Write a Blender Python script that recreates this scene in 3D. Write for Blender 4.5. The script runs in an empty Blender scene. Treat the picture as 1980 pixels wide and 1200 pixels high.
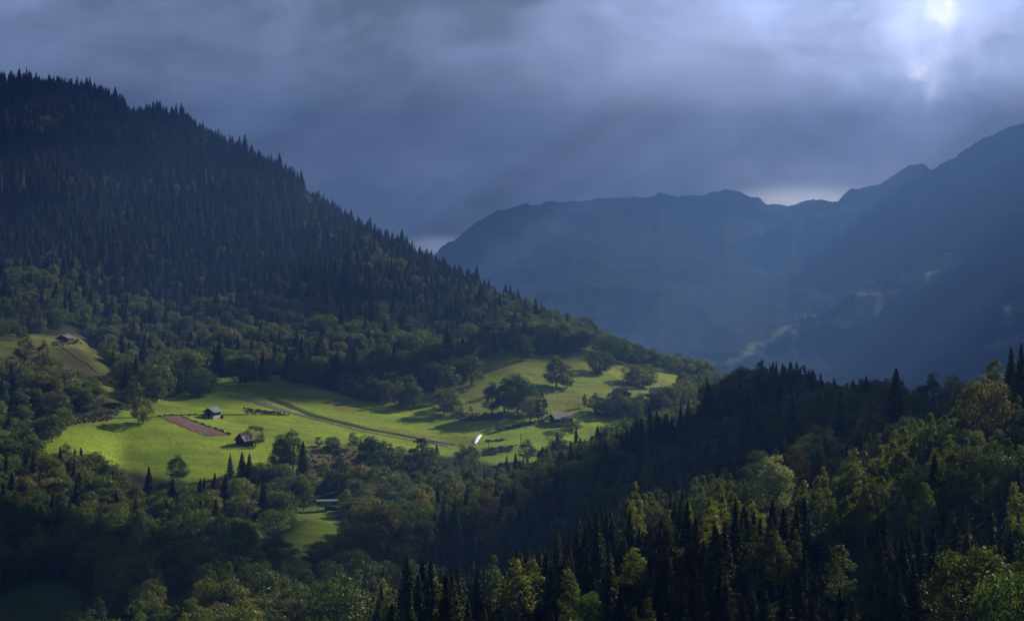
import bpy, bmesh, math, random
import numpy as np
from mathutils import Vector
R = math.radians
random.seed(7)
rng = np.random.default_rng(11)
SC = bpy.context.scene
COL = SC.collection

# ------------------------------------------------------------------ camera
F = 3695.0            # focal length in photo pixels (photo 1980 x 1200)
CX, HY = 990.0, 350.0  # principal column, horizon row
cam_d = bpy.data.cameras.new('camera')
cam = bpy.data.objects.new('camera', cam_d)
COL.objects.link(cam)
cam.location = (0, 0, 0)
cam.rotation_euler = (R(90), 0, 0)
cam_d.sensor_width = 36.0
cam_d.lens = F / 1980 * 36.0
cam_d.shift_y = -(600 - HY) / 1980.0
cam_d.clip_start = 1.0
cam_d.clip_end = 60000
SC.camera = cam

# ------------------------------------------------------------------ sun and sky
SUN_AZ, SUN_EL = 43.0, 26.0     # azimuth measured from +X (right) towards +Y (ahead)
SDIR = Vector((math.cos(R(SUN_EL)) * math.cos(R(SUN_AZ)), math.cos(R(SUN_EL)) * math.sin(R(SUN_AZ)), math.sin(R(SUN_EL))))
sl = bpy.data.lights.new('sun', 'SUN')
sl.energy = 4.9
sl.angle = R(0.5)
sl.color = (1.0, 0.91, 0.74)
sun = bpy.data.objects.new('sun', sl)
COL.objects.link(sun)
sun.rotation_euler = SDIR.to_track_quat('Z', 'Y').to_euler()

W = bpy.data.worlds.new('World')
SC.world = W
W.use_nodes = True
wt = W.node_tree
for n in list(wt.nodes):
    wt.nodes.remove(n)


def wn(kind, **kw):
    n = wt.nodes.new(kind)
    for k, v in kw.items():
        setattr(n, k, v)
    return n


def wmath(op, a, b=None, clamp=False):
    n = wn('ShaderNodeMath', operation=op)
    n.use_clamp = clamp
    for i, v in enumerate((a, b)):
        if v is None:
            continue
        if isinstance(v, (int, float)):
            n.inputs[i].default_value = v
        else:
            wt.links.new(v, n.inputs[i])
    return n.outputs[0]


wout = wn('ShaderNodeOutputWorld')
wbg = wn('ShaderNodeBackground')
wbg.inputs['Strength'].default_value = 0.15
wt.links.new(wbg.outputs[0], wout.inputs[0])
sky = wn('ShaderNodeTexSky', sky_type='NISHITA', sun_disc=False, sun_elevation=R(SUN_EL), sun_rotation=R(90 - SUN_AZ))
tc = wn('ShaderNodeTexCoord')
sep = wn('ShaderNodeSeparateXYZ')
wt.links.new(tc.outputs['Generated'], sep.inputs[0])


def skydir(px, py):
    return Vector(((px - CX) / F, 1.0, (HY - py) / F)).normalized()


def spot(px, py, sx, sy, warp=None):
    """soft bright area of the sky around a compass direction (sx, sy in radians)"""
    d = skydir(px, py)
    sub = wn('ShaderNodeVectorMath', operation='SUBTRACT')
    wt.links.new(tc.outputs['Generated'] if warp is None else warp, sub.inputs[0])
    sub.inputs[1].default_value = d
    sc = wn('ShaderNodeVectorMath', operation='MULTIPLY')
    wt.links.new(sub.outputs[0], sc.inputs[0])
    sc.inputs[1].default_value = (1 / sx, 1 / sx, 1 / sy)
    ln = wn('ShaderNodeVectorMath', operation='LENGTH')
    wt.links.new(sc.outputs[0], ln.inputs[0])
    mr = wn('ShaderNodeMapRange', interpolation_type='SMOOTHERSTEP')
    wt.links.new(ln.outputs['Value'], mr.inputs['Value'])
    mr.inputs['From Min'].default_value = 1.0
    mr.inputs['From Max'].default_value = 0.0
    return mr.outputs[0]


def wnoise(scale, detail, rough, stretch=(1, 1, 2.2), off=(0, 0, 0), dist=0.0):
    mp = wn('ShaderNodeMapping')
    mp.inputs['Scale'].default_value = stretch
    mp.inputs['Location'].default_value = off
    wt.links.new(tc.outputs['Generated'], mp.inputs['Vector'])
    nz = wn('ShaderNodeTexNoise')
    nz.inputs['Scale'].default_value = scale
    nz.inputs['Detail'].default_value = detail
    nz.inputs['Roughness'].default_value = rough
    nz.inputs['Distortion'].default_value = dist
    wt.links.new(mp.outputs[0], nz.inputs['Vector'])
    return nz.outputs['Fac'], nz.outputs['Color']


def wmix(fac, a, b, mode='MIX'):
    m = wn('ShaderNodeMix', data_type='RGBA', blend_type=mode)
    m.clamp_factor = True
    if isinstance(fac, (int, float)):
        m.inputs[0].default_value = fac
    else:
        wt.links.new(fac, m.inputs[0])
    for i, v in ((6, a), (7, b)):
        if isinstance(v, tuple):
            m.inputs[i].default_value = (*v, 1)
        else:
            wt.links.new(v, m.inputs[i])
    return m.outputs[2]


n1, _ = wnoise(7.5, 5, 0.5, off=(0.35, 0.1, 0.2), dist=0.4)
n2, _ = wnoise(20, 6, 0.55, stretch=(1, 1, 1.8), off=(1.3, 0.7, 0.0), dist=0.3)
_, wc = wnoise(26, 4, 0.6, stretch=(1, 1, 1))
wsub = wn('ShaderNodeVectorMath', operation='SUBTRACT')
wt.links.new(wc, wsub.inputs[0])
wsub.inputs[1].default_value = (0.5, 0.5, 0.5)
wsc = wn('ShaderNodeVectorMath', operation='SCALE')
wt.links.new(wsub.outputs[0], wsc.inputs[0])
wsc.inputs['Scale'].default_value = 0.05
wadd = wn('ShaderNodeVectorMath', operation='ADD')
wt.links.new(tc.outputs['Generated'], wadd.inputs[0])
wt.links.new(wsc.outputs[0], wadd.inputs[1])
warped = wadd.outputs[0]
cr = wn('ShaderNodeValToRGB')
e = cr.color_ramp.elements
e[0].position = 0.42
e[0].color = (0.25, 0.45, 1.00, 1)
e[1].position = 0.61
e[1].color = (1.12, 1.42, 2.8, 1)
mixn = wmath('ADD', wmath('MULTIPLY', n1, 0.52), wmath('MULTIPLY', n2, 0.48))
wt.links.new(mixn, cr.inputs[0])
base = cr.outputs[0]
# the bright part of the cloud cover, upper right, where the sun stands behind it
nb = wmath('ADD', wmath('MULTIPLY', n2, 1.5), -0.15, True)
g1 = spot(1700, -60, 0.22, 0.135, warped)
base = wmix(wmath('MULTIPLY', g1, nb), base, (5.6, 6.9, 12.0))
g1b = spot(1330, 150, 0.13, 0.07, warped)
base = wmix(wmath('MULTIPLY', g1b, 0.55), base, (3.6, 4.1, 6.8))
n3, _ = wnoise(42, 4, 0.5, stretch=(1, 1, 0.8), dist=0.2)
st = wmath('MULTIPLY', wmath('SUBTRACT', n3, 0.37), 2.4, True)
g0 = spot(1800, 40, 0.060, 0.055, warped)
base = wmix(wmath('MULTIPLY', g0, wmath('ADD', wmath('MULTIPLY', st, 0.5), 0.25)), base, (7.0, 8.2, 12.5))
g2 = spot(1825, -8, 0.014, 0.030, warped)
base = wmix(wmath('MULTIPLY', g2, st), base, (10, 10.2, 12))
g3 = spot(1806, 145, 0.014, 0.022, warped)
base = wmix(wmath('MULTIPLY', g3, wmath('ADD', wmath('MULTIPLY', st, 0.7), 0.1)), base, (12, 12, 13.5))
# pale gap above the saddle
g4 = spot(1560, 388, 0.062, 0.0125)
base = wmix(wmath('MULTIPLY', g4, 0.95), base, (13.0, 13.0, 13.0))
g5 = spot(1600, 350, 0.12, 0.022, warped)
base = wmix(wmath('MULTIPLY', g5, 0.45), base, (5.0, 5.0, 7.5))
g6 = spot(850, 478, 0.03, 0.010)
base = wmix(wmath('MULTIPLY', g6, 0.6), base, (7.0, 7.5, 10.5))
full = wmix(0.10, base, sky.outputs[0])
dk = wn('ShaderNodeMapRange', interpolation_type='SMOOTHSTEP')     # sky darkened overhead, out of view, to lower the ambient light
wt.links.new(sep.outputs['Z'], dk.inputs['Value'])
dk.inputs['From Min'].default_value = 0.10
dk.inputs['From Max'].default_value = 0.45
dk.inputs['To Min'].default_value = 1.0
dk.inputs['To Max'].default_value = 0.0
full = wmix(dk.outputs[0], (0.42, 0.50, 0.60), full)
wt.links.new(full, wbg.inputs['Color'])

SC.view_settings.view_transform = 'Standard'
SC.view_settings.look = 'None'
SC.view_settings.exposure = 0.77
SC.view_settings.gamma = 1.0
SC.view_settings.use_curve_mapping = False
cy = SC.cycles
cy.use_denoising = True
cy.denoiser = 'OPENIMAGEDENOISE'
cy.max_bounces = 4
cy.diffuse_bounces = 2
cy.glossy_bounces = 1
cy.transmission_bounces = 3
cy.transparent_max_bounces = 6
cy.volume_bounces = 0
cy.sample_clamp_indirect = 3.0


# ------------------------------------------------------------------ helpers
def tag(o, label=None, cat=None, group=None, kind=None):
    if label:
        o['label'] = label
    if cat:
        o['category'] = cat
    if group:
        o['group'] = group
    if kind:
        o['kind'] = kind
    return o


def npmesh(name, V, faces, mats=(), mat_idx=None, smooth=False):
    """V (n,3); faces (m,k) all the same k"""
    me = bpy.data.meshes.new(name)
    V = np.asarray(V, dtype=np.float32)
    faces = np.asarray(faces, dtype=np.int32)
    m, k = faces.shape
    me.vertices.add(len(V))
    me.vertices.foreach_set('co', V.ravel())
    me.loops.add(m * k)
    me.loops.foreach_set('vertex_index', faces.ravel())
    me.polygons.add(m)
    me.polygons.foreach_set('loop_start', np.arange(0, m * k, k, dtype=np.int32))
    me.polygons.foreach_set('loop_total', np.full(m, k, dtype=np.int32))
    if mat_idx is not None:
        me.polygons.foreach_set('material_index', np.asarray(mat_idx, dtype=np.int32))
    me.polygons.foreach_set('use_smooth', np.full(m, smooth, dtype=bool))
    for mt in mats:
        me.materials.append(mt)
    me.update(calc_edges=True)
    return me


def obj(name, me, parent=None):
    o = bpy.data.objects.new(name, me)
    COL.objects.link(o)
    if parent is not None:
        o.parent = parent
    return o


def empty(name, loc, rz=0.0):
    o = bpy.data.objects.new(name, None)
    o.empty_display_size = 0.5
    COL.objects.link(o)
    o.location = loc
    o.rotation_euler = (0, 0, rz)
    return o


def vnoise(x, y, seed=0):
    """value noise on arrays"""
    xi = np.floor(x).astype(np.int64)
    yi = np.floor(y).astype(np.int64)
    xf = x - xi
    yf = y - yi
    xf = xf * xf * (3 - 2 * xf)
    yf = yf * yf * (3 - 2 * yf)

    def h(a, b):
        n = (a * 374761393 + b * 668265263 + seed * 974634777) & 0x7fffffff
        n = ((n ^ (n >> 13)) * 1274126177) & 0x7fffffff
        n = (n ^ (n >> 16)) & 0xffff
        return n / 65535.0
    return (h(xi, yi) * (1 - xf) + h(xi + 1, yi) * xf) * (1 - yf) + (h(xi, yi + 1) * (1 - xf) + h(xi + 1, yi + 1) * xf) * yf


def fbm(x, y, oct=4, seed=0):
    s = 0
    a = 0.5
    for o in range(oct):
        s = s + a * vnoise(x * 2 ** o, y * 2 ** o, seed + o)
        a *= 0.5
    return s / (1 - 0.5 ** oct)


def inpoly(x, y, poly):
    x = np.asarray(x, float)
    y = np.asarray(y, float)
    r = np.zeros(x.shape, bool)
    n = len(poly)
    for i in range(n):
        x1, y1 = poly[i]
        x2, y2 = poly[(i + 1) % n]
        if y1 == y2:
            continue
        c = ((y1 > y) != (y2 > y)) & (x < (x2 - x1) * (y - y1) / (y2 - y1) + x1)
        r ^= c
    return r


# ------------------------------------------------------------------ terrain
# columns of the valley: bearing (as photo column) -> list of (distance, height)
def P(Y, py):
    return (Y, (HY - py) / F * Y)


NEAR = [(4, -3), (60, -20), (150, -48)]
COLS = {
    -700: NEAR + [(250, -70), (420, -100), (520, -108), (640, -98), (760, -78), (860, -55), (950, -50), (1100, -25), (1400, 50), (1650, 110), (1750, 90)],
    -200: NEAR + [(250, -74), (400, -101), (460, -112), P(540, 1130), P(640, 960), P(720, 840), P(800, 720), P(860, 650), P(950, 600), P(1100, 490), P(1400, 270), P(1650, 150), P(1750, 185)],
    0: NEAR + [(250, -76), (360, -102), (420, -107), (465, -113), (520, -113.5), (560, -113), P(640, 975), P(720, 865), P(780, 780), P(840, 700), P(870, 662), P(950, 625), P(1100, 510), P(1400, 295), P(1650, 168), P(1750, 210)],
    120: NEAR + [(250, -76), (360, -102), (425, -106), (470, -114), (520, -114), (560, -114), P(640, 985), P(720, 872), P(780, 775), P(840, 700), P(868, 664), P(920, 668), P(1100, 535), P(1400, 300), P(1640, 175), P(1750, 220)],
    190: NEAR + [(250, -77), (360, -102), (440, -102.5), (500, -117), (600, -117), (660, -114), P(740, 858), P(775, 805), P(825, 735), P(858, 672), P(900, 700), P(960, 680), P(1100, 560), P(1400, 325), P(1620, 190), P(1750, 240)],
    228: NEAR + [(250, -78), (360, -103), (446, -101.5), (515, -118), (600, -119), (660, -115.5), (727, -110), P(775, 812), P(815, 765), P(835, 742), P(865, 716), P(960, 686), P(1100, 574), P(1400, 338), P(1610, 205), P(1750, 265)],
    262: NEAR + [(250, -78), (362, -103), (452, -100.5), (521, -119), (601, -120), P(664, 1010), P(720, 914), P(775, 815), P(812, 782), P(840, 755), P(884, 729), P(960, 691), P(1100, 584), P(1400, 352), P(1600, 243), P(1750, 300)],
    292: NEAR + [(250, -79), (370, -103.5), (460, -100), (528, -119), (605, -120.5), P(670, 1000), P(720, 912), P(775, 818), P(825, 775), P(860, 750), P(890, 731), P(960, 694), P(1100, 588), P(1400, 352), P(1590, 226), P(1750, 310)],
    350: NEAR + [(250, -80), (380, -104), (470, -99.5), (540, -119), (610, -121), P(680, 975), P(720, 910), P(775, 822), P(850, 765), P(900, 735), P(960, 700), P(1100, 600), P(1400, 370), P(1580, 240), P(1750, 330)],
    500: NEAR + [(250, -82), (400, -108), P(520, 1060), (580, -113), (620, -120), P(690, 980), P(730, 900), P(780, 842), P(850, 775), P(900, 740), P(1000, 680), P(1200, 520), P(1400, 395), P(1530, 315), P(1750, 430)],
    578: NEAR + [(250, -83.5), (415, -111.5), (495, -108), P(543, 1048), P(582, 995), (637, -116.5), P(698, 965), P(738, 900), P(788, 845), P(858, 783), P(900, 752), P(1000, 688), P(1200, 545), P(1400, 420), P(1510, 350), P(1750, 490)],
    602: NEAR + [(250, -84), (420, -112), (500, -108), P(550, 1045), P(585, 990), (640, -116), P(700, 960), P(740, 900), P(790, 845), P(860, 785), P(900, 755), P(1000, 690), P(1200, 550), P(1400, 430), P(1500, 388), P(1750, 520)],
    750: NEAR + [(250, -86), (300, -92), (370, -98), (420, -101), (460, -111), (510, -113), (560, -106), (620, -117), P(700, 965), P(760, 885), P(825, 828), P(880, 775), P(960, 722), P(1190, 605), P(1440, 465), P(1750, 650)],
    870: NEAR + [(250, -82), (300, -88), (370, -95), (425, -98), (480, -113), (530, -114), (600, -104), (660, -119), P(740, 930), P(780, 885), P(830, 830), P(880, 775), P(935, 728), P(1150, 640), P(1400, 525), P(1750, 720)],
    1000: NEAR + [(250, -80), (330, -90), (380, -93), (430, -95), (500, -115), (560, -113), (640, -105), (700, -118), P(780, 888), P(835, 825), P(885, 762), P(940, 700), P(1100, 640), P(1350, 588), P(1750, 760)],
    1150: NEAR + [(250, -80), (330, -88), (400, -90), (445, -90), (520, -106), (580, -108), (670, -99), (740, -115), P(800, 880), P(845, 828), P(895, 772), P(950, 712), P(1010, 680), P(1280, 648), P(1750, 800)],
    1250: NEAR + [(250, -80), (330, -86), (400, -87), (455, -87), (550, -100), (630, -98), (700, -94), (780, -112), P(850, 838), P(900, 777), P(950, 738), P(1010, 712), P(1120, 704), P(1750, 830)],
    1370: NEAR + [(200, -74), (280, -83), (330, -84.5), (400, -84), (450, -85), (550, -95), (630, -90), (710, -81), (790, -108), (860, -113), P(940, 790), P(1030, 730), (1230, -134), (1750, -260)],
    1500: NEAR + [(200, -73), (280, -81), (330, -82), (430, -84), (520, -86), (620, -83), (715, -73.5), (790, -102), (900, -122), (1150, -150), (1750, -280)],
    1700: NEAR + [(200, -70), (250, -73), (300, -75), (400, -76), (480, -76), (560, -80), (640, -73), (720, -95), (900, -130), (1200, -175), (1750, -300)],
    1850: NEAR + [(200, -66), (250, -69), (300, -71), (350, -70), (420, -66), (480, -64), (560, -74), (640, -84), (900, -135), (1200, -180), (1750, -300)],
    1980: NEAR + [(200, -62), (250, -66), (300, -68), (350, -66), (400, -61), (455, -55), (520, -60), (620, -82), (900, -135), (1200, -180), (1750, -300)],
    2250: NEAR + [(200, -62), (300, -65), (400, -57), (470, -50), (560, -58), (700, -90), (900, -135), (1200, -180), (1750, -300)],
    2700: NEAR + [(200, -60), (300, -62), (400, -54), (480, -46), (600, -58), (750, -90), (900, -135), (1200, -180), (1750, -300)],
}
UU = np.arange(-700, 2701, 5.0)
YY = np.concatenate([np.geomspace(4, 180, 40), np.arange(182.5, 1000, 2.5), np.arange(1000, 1751, 5.0)])
ck = sorted(COLS)
prof = np.array([np.interp(YY, [p[0] for p in COLS[k]], [p[1] for p in COLS[k]]) for k in ck])
H = np.empty((len(YY), len(UU)))
for i in range(len(YY)):
    H[i] = np.interp(UU, ck, prof[:, i])


def gsm(A, s, axis):
    r = int(3 * s)
    k = np.exp(-0.5 * (np.arange(-r, r + 1) / s) ** 2)
    k /= k.sum()
    pad = [(0, 0), (0, 0)]
    pad[axis] = (r, r)
    B = np.pad(A, pad, mode='edge')
    out = 0
    for j, w in enumerate(k):
        sl_ = [slice(None), slice(None)]
        sl_[axis] = slice(j, j + A.shape[axis])
        out = out + w * B[tuple(sl_)]
    return out


H = gsm(H, 3.2, 1)
H[40:] = gsm(H[40:], 4.0, 0)
GU, GY = np.meshgrid(UU, YY)
GX = (GU - CX) / F * GY
relief = (fbm(GX / 38, GY / 38, 4, 3) - 0.5) * 3.2 + (fbm(GX / 9, GY / 9, 3, 9) - 0.5) * 0.5
H = H + 13.0 / F * GY * np.clip((GY - 1150) / 350, 0, 1) * np.clip((950 - GU) / 400, 0, 1)
H = H + relief * np.clip((GY - 100) / 200, 0, 1)
PYG = HY - F * H / GY
HMIN = np.minimum.accumulate(PYG, axis=0)        # skyline of the bare ground up to each distance


def ht(u, Y):
    u = np.clip(np.asarray(u, float), UU[0], UU[-1] - 1e-3)
    Y = np.clip(np.asarray(Y, float), YY[0], YY[-1] - 1e-3)
    fu = (u - UU[0]) / 5.0
    iu = fu.astype(int)
    fu = fu - iu
    iy = np.clip(np.searchsorted(YY, Y, side='right') - 1, 0, len(YY) - 2)
    fy = (Y - YY[iy]) / (YY[iy + 1] - YY[iy])
    a = H[iy, iu] * (1 - fu) + H[iy, iu + 1] * fu
    b = H[iy + 1, iu] * (1 - fu) + H[iy + 1, iu + 1] * fu
    return a * (1 - fy) + b * fy


def hxy(x, y):
    return ht(CX + F * x / y, y)


YS = np.arange(150, 1745, 0.5)


def hit(px, py, y0=150.0):
    """the point of the ground met by the sight line through a photo pixel"""
    z = ht(np.full(YS.shape, float(px)), YS)
    p = HY - F * z / YS
    ok = np.nonzero((p <= py) & (YS > y0))[0]
    Y = YS[ok[0]] if len(ok) else YS[int(np.argmin(np.abs(p - py) + (YS <= y0) * 1e6))]
    return Vector(((px - CX) / F * Y, float(Y), float(ht(px, Y))))


# land cover, outlined in the photograph
MEADOW = [
    [(60, 840), (125, 812), (190, 800), (250, 785), (300, 770), (350, 762), (420, 730), (480, 722), (560, 735), (640, 755), (700, 775), (760, 780), (800, 760), (870, 760),
     (900, 720), (925, 660), (990, 680), (1060, 685), (1120, 680), (1145, 655), (1175, 690), (1250, 712), (1300, 715), (1330, 740), (1290, 790), (1240, 850), (1150, 880), (1040, 897), (960, 897),
     (900, 884), (840, 878), (760, 874), (705, 882), (690, 932), (600, 936), (560, 905), (510, 908), (440, 930), (340, 930), (250, 908), (150, 892), (80, 875)],
    [(-200, 660), (0, 650), (60, 645), (110, 650), (190, 655), (200, 700), (240, 750), (225, 775), (170, 770), (60, 740), (0, 720), (-200, 720)],
    [(480, 1040), (560, 985), (640, 975), (660, 1040), (600, 1080), (540, 1090)],
    [(-200, 1110), (150, 1105), (215, 1140), (120, 1200), (-200, 1240)],
]
SCRUB = [
    [(595, 862), (680, 860), (700, 880), (690, 930), (600, 920), (580, 890)],
    [(120, 808), (190, 798), (240, 790), (215, 812), (130, 824)],
    [(870, 800), (930, 798), (1010, 795), (1005, 810), (930, 815), (890, 813)],
    [(935, 868), (1000, 860), (985, 874), (930, 882)],
    [(110, 672), (150, 668), (200, 740), (160, 730), (120, 700)],
]
DRY = [
    [(640, 768), (690, 778), (700, 800), (650, 795)],
    [(720, 822), (880, 848), (925, 852), (925, 862), (860, 862), (740, 838)],
    [(1000, 765), (1140, 762), (1140, 785), (1000, 790)],
    [(1030, 700), (1130, 700), (1200, 720), (1100, 730), (1020, 720)],
    [(940, 690), (1000, 690), (990, 720), (940, 725)],
]
CLEAR = [
    [(246, 150), (291, 150), (288, 193), (262, 203), (248, 203)],
    [(590, 290), (680, 290), (662, 362), (592, 366)],   # where nothing stands between us and the grass
    [(132, 822), (190, 812), (250, 795), (330, 778), (410, 770), (445, 742), (520, 746), (580, 752), (640, 765), (720, 782), (760, 792), (830, 800), (900, 805), (960, 808), (1020, 830), (1060, 815),
     (1040, 845), (1010, 862), (935, 885), (915, 868), (890, 868), (850, 856), (800, 850), (735, 845), (690, 845), (640, 860), (590, 866), (540, 858), (524, 885), (470, 900), (440, 905), (400, 912),
     (365, 905), (340, 912), (290, 905), (250, 885), (200, 868), (132, 856)],
    [(905, 770), (925, 730), (935, 690), (1000, 692), (1060, 692), (1120, 688), (1140, 672), (1165, 682), (1190, 712), (1250, 716), (1295, 722), (1303, 738), (1275, 748), (1240, 752), (1200, 755), (1140, 765),
     (1135, 795), (1110, 800), (1060, 798), (1000, 800), (930, 795), (900, 790)],
    [(808, 770), (830, 762), (828, 798), (800, 796)],
    [(0, 672), (50, 660), (105, 668), (150, 655), (188, 668), (190, 700), (232, 750), (215, 762), (178, 728), (150, 712), (110, 690), (50, 680), (0, 696)],
    [(80, 640), (160, 632), (160, 664), (80, 664)],
    [(562, 1008), (593, 991), (636, 989), (636, 1034), (603, 1047), (585, 1022)],
    [(605, 955), (664, 953), (664, 985), (605, 985)],
    [(0, 1136), (130, 1122), (190, 1140), (140, 1160), (80, 1190), (40, 1200), (0, 1200)],
    [(1066, 790), (1108, 790), (1108, 812), (1066, 818)],
    [(1185, 752), (1215, 752), (1215, 768), (1185, 768)],
]


def cover(u, py):
    """0 forest floor, 1 grass, 2 scrub, 3 dry grass"""
    c = np.zeros(np.shape(u), int)
    for p in MEADOW:
        c[inpoly(u, py, p)] = 1
    for p in DRY:
        c[inpoly(u, py, p) & (c == 1)] = 3
    for p in SCRUB:
        c[inpoly(u, py, p)] = 2
    return c


def node_mat(name):
    m = bpy.data.materials.new(name)
    m.use_nodes = True
    nt = m.node_tree
    for n in list(nt.nodes):
        nt.nodes.remove(n)
    out = nt.nodes.new('ShaderNodeOutputMaterial')
    return m, nt, out


def nz(nt, scale, detail=4, rough=0.55, coord='Object', stretch=(1, 1, 1), rot=(0, 0, 0)):
    tcn = nt.nodes.new('ShaderNodeTexCoord')
    mp = nt.nodes.new('ShaderNodeMapping')
    mp.inputs['Scale'].default_value = stretch
    mp.inputs['Rotation'].default_value = rot
    nt.links.new(tcn.outputs[coord], mp.inputs[0])
    n = nt.nodes.new('ShaderNodeTexNoise')
    n.inputs['Scale'].default_value = scale
    n.inputs['Detail'].default_value = detail
    n.inputs['Roughness'].default_value = rough
    nt.links.new(mp.outputs[0], n.inputs['Vector'])
    return n.outputs['Fac']


def ramp(nt, fac, stops):
    r = nt.nodes.new('ShaderNodeValToRGB')
    el = r.color_ramp.elements
    while len(el) < len(stops):
        el.new(0.5)
    for e_, (p, c) in zip(el, stops):
        e_.position = p
        e_.color = (*c, 1)
    nt.links.new(fac, r.inputs[0])
    return r.outputs[0]


def mixc(nt, fac, a, b, mode='MIX'):
    m = nt.nodes.new('ShaderNodeMix')
    m.data_type = 'RGBA'
    m.blend_type = mode
    if isinstance(fac, (int, float)):
        m.inputs[0].default_value = fac
    else:
        nt.links.new(fac, m.inputs[0])
    for i, v in ((6, a), (7, b)):
        if isinstance(v, tuple):
            m.inputs[i].default_value = (*v, 1)
        else:
            nt.links.new(v, m.inputs[i])
    return m.outputs[2]


def bsdf(nt, out, col, rough=0.8, spec=0.2, bump=None, bstr=0.3, bdist=0.1, metal=0.0):
    b = nt.nodes.new('ShaderNodeBsdfPrincipled')
    b.inputs['Roughness'].default_value = rough
    b.inputs['Specular IOR Level'].default_value = spec
    b.inputs['Metallic'].default_value = metal
    if isinstance(col, tuple):
        b.inputs['Base Color'].default_value = (*col, 1)
    else:
        nt.links.new(col, b.inputs['Base Color'])
    if bump is not None:
        bp = nt.nodes.new('ShaderNodeBump')
        bp.inputs['Strength'].default_value = bstr
        bp.inputs['Distance'].default_value = bdist
        nt.links.new(bump, bp.inputs['Height'])
        nt.links.new(bp.outputs[0], b.inputs['Normal'])
    nt.links.new(b.outputs[0], out.inputs[0])
    return b


def ground_mat():
    m, nt, out = node_mat('ground_cover')
    vc = nt.nodes.new('ShaderNodeVertexColor')
    vc.layer_name = 'cover'
    big = ramp(nt, nz(nt, 0.035, 4), [(0.3, (0.72, 0.76, 0.68)), (0.7, (1.2, 1.18, 1.15))])
    mow = ramp(nt, nz(nt, 0.11, 4, 0.6, stretch=(0.25, 1.8, 1), rot=(0, 0, 0.25)), [(0.34, (0.78, 0.84, 0.80)), (0.66, (1.14, 1.10, 1.08))])
    fine = ramp(nt, nz(nt, 0.8, 3, 0.7), [(0.3, (0.5, 0.56, 0.5)), (0.72, (1.38, 1.32, 1.25))])
    c = mixc(nt, 1.0, vc.outputs[0], big, 'MULTIPLY')
    c = mixc(nt, 1.0, c, mow, 'MULTIPLY')
    c = mixc(nt, 0.8, c, fine, 'MULTIPLY')
    bsdf(nt, out, c, 0.95, 0.05, nz(nt, 1.2, 4, 0.7), 0.5, 0.5)
    return m


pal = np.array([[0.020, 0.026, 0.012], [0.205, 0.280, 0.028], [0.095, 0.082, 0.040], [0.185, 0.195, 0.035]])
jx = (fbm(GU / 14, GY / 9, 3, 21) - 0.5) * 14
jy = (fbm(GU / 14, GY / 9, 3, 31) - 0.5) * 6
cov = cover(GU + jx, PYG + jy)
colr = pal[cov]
# the knoll carries rougher, olive grass; the clearings get darker greens
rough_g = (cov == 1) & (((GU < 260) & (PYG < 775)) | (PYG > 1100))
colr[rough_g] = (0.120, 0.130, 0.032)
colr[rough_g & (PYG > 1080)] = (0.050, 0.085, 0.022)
colr[(cov == 1) & (PYG > 960) & (PYG < 1080)] = (0.120, 0.165, 0.026)  # small clearing darkened, its striped shade put into the grass colour
up_g = (cov == 1) & (GU > 880) & (PYG < 800)
tt = fbm(GX / 30, GY / 30, 3, 77)[..., None]
mixg = pal[1] * 0.85 * (1 - tt) + np.array([0.17, 0.18, 0.035]) * tt
colr[up_g] = mixg[up_g]
pw = (cov == 1) & (~rough_g)
t2 = np.clip((fbm(GX / 22, GY / 12, 4, 55) - 0.45) * 3, 0, 1)[..., None] * 0.5
colr = np.where(pw[..., None], colr * (1 - t2) + np.array([0.17, 0.23, 0.02]) * t2, colr)
for ax in (0, 1):
    for ch in range(3):
        colr[..., ch] = gsm(colr[..., ch], 1.0, ax)


def grid_faces(nr, nc):
    i = np.arange(nr - 1)[:, None] * nc + np.arange(nc - 1)[None, :]
    return np.stack([i, i + 1, i + nc + 1, i + nc], -1).reshape(-1, 4)


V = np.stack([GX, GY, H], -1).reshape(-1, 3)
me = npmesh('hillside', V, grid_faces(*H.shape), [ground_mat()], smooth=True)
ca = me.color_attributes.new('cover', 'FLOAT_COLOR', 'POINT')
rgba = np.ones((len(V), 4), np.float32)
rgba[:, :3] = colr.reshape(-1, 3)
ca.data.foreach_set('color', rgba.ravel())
tag(obj('hillside_ground', me), 'valley ground with sunlit meadow, forest floor and grassy knoll', 'ground', kind='structure')

# ------------------------------------------------------------------ far mountains
MU = np.arange(-1500, 3501, 6.0)
MY = np.concatenate([np.arange(1700, 3000, 60.0), np.arange(3000, 8000, 16.0), np.arange(8000, 9501, 60.0)])
rid = [(-1500, 420), (0, 470), (500, 560), (760, 560), (850, 480), (885, 455), (935, 420), (975, 402), (1005, 397), (1060, 389), (1120, 386), (1152, 381), (1185, 386), (1250, 376), (1330, 376),
       (1400, 367), (1425, 372), (1465, 383), (1482, 394), (1520, 396), (1560, 388), (1585, 385), (1620, 383), (1650, 366), (1690, 350), (1705, 352), (1750, 325), (1787, 313), (1803, 326),
       (1850, 299), (1880, 280), (1920, 256), (1950, 243), (1990, 228), (2100, 190), (2400, 130), (2800, 160), (3500, 220)]
mGU, mGY = np.meshgrid(MU, MY)
mGX = (mGU - CX) / F * mGY
rpy = np.interp(MU, [r[0] for r in rid], [r[1] for r in rid])
rpy = rpy + (fbm(MU / 26, MU * 0, 4, 5) - 0.5) * 14
Yr = np.interp(MU, [-1500, 850, 1200, 1500, 1700, 2000, 3500], [7400, 7300, 7600, 7500, 7000, 6500, 6500])
zr = (HY - rpy) / F * Yr
Yv = np.interp(MU, [-1500, 1000, 1500, 3500], [3300, 3300, 3100, 2900])
zv = -450.0
t = np.clip((mGY - Yv) / (Yr - Yv), 0, 1)
up = zv + (zr - zv) * (0.35 * t ** 1.6 + 0.65 * t)
down = zr - (mGY - Yr) * 0.35
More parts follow.
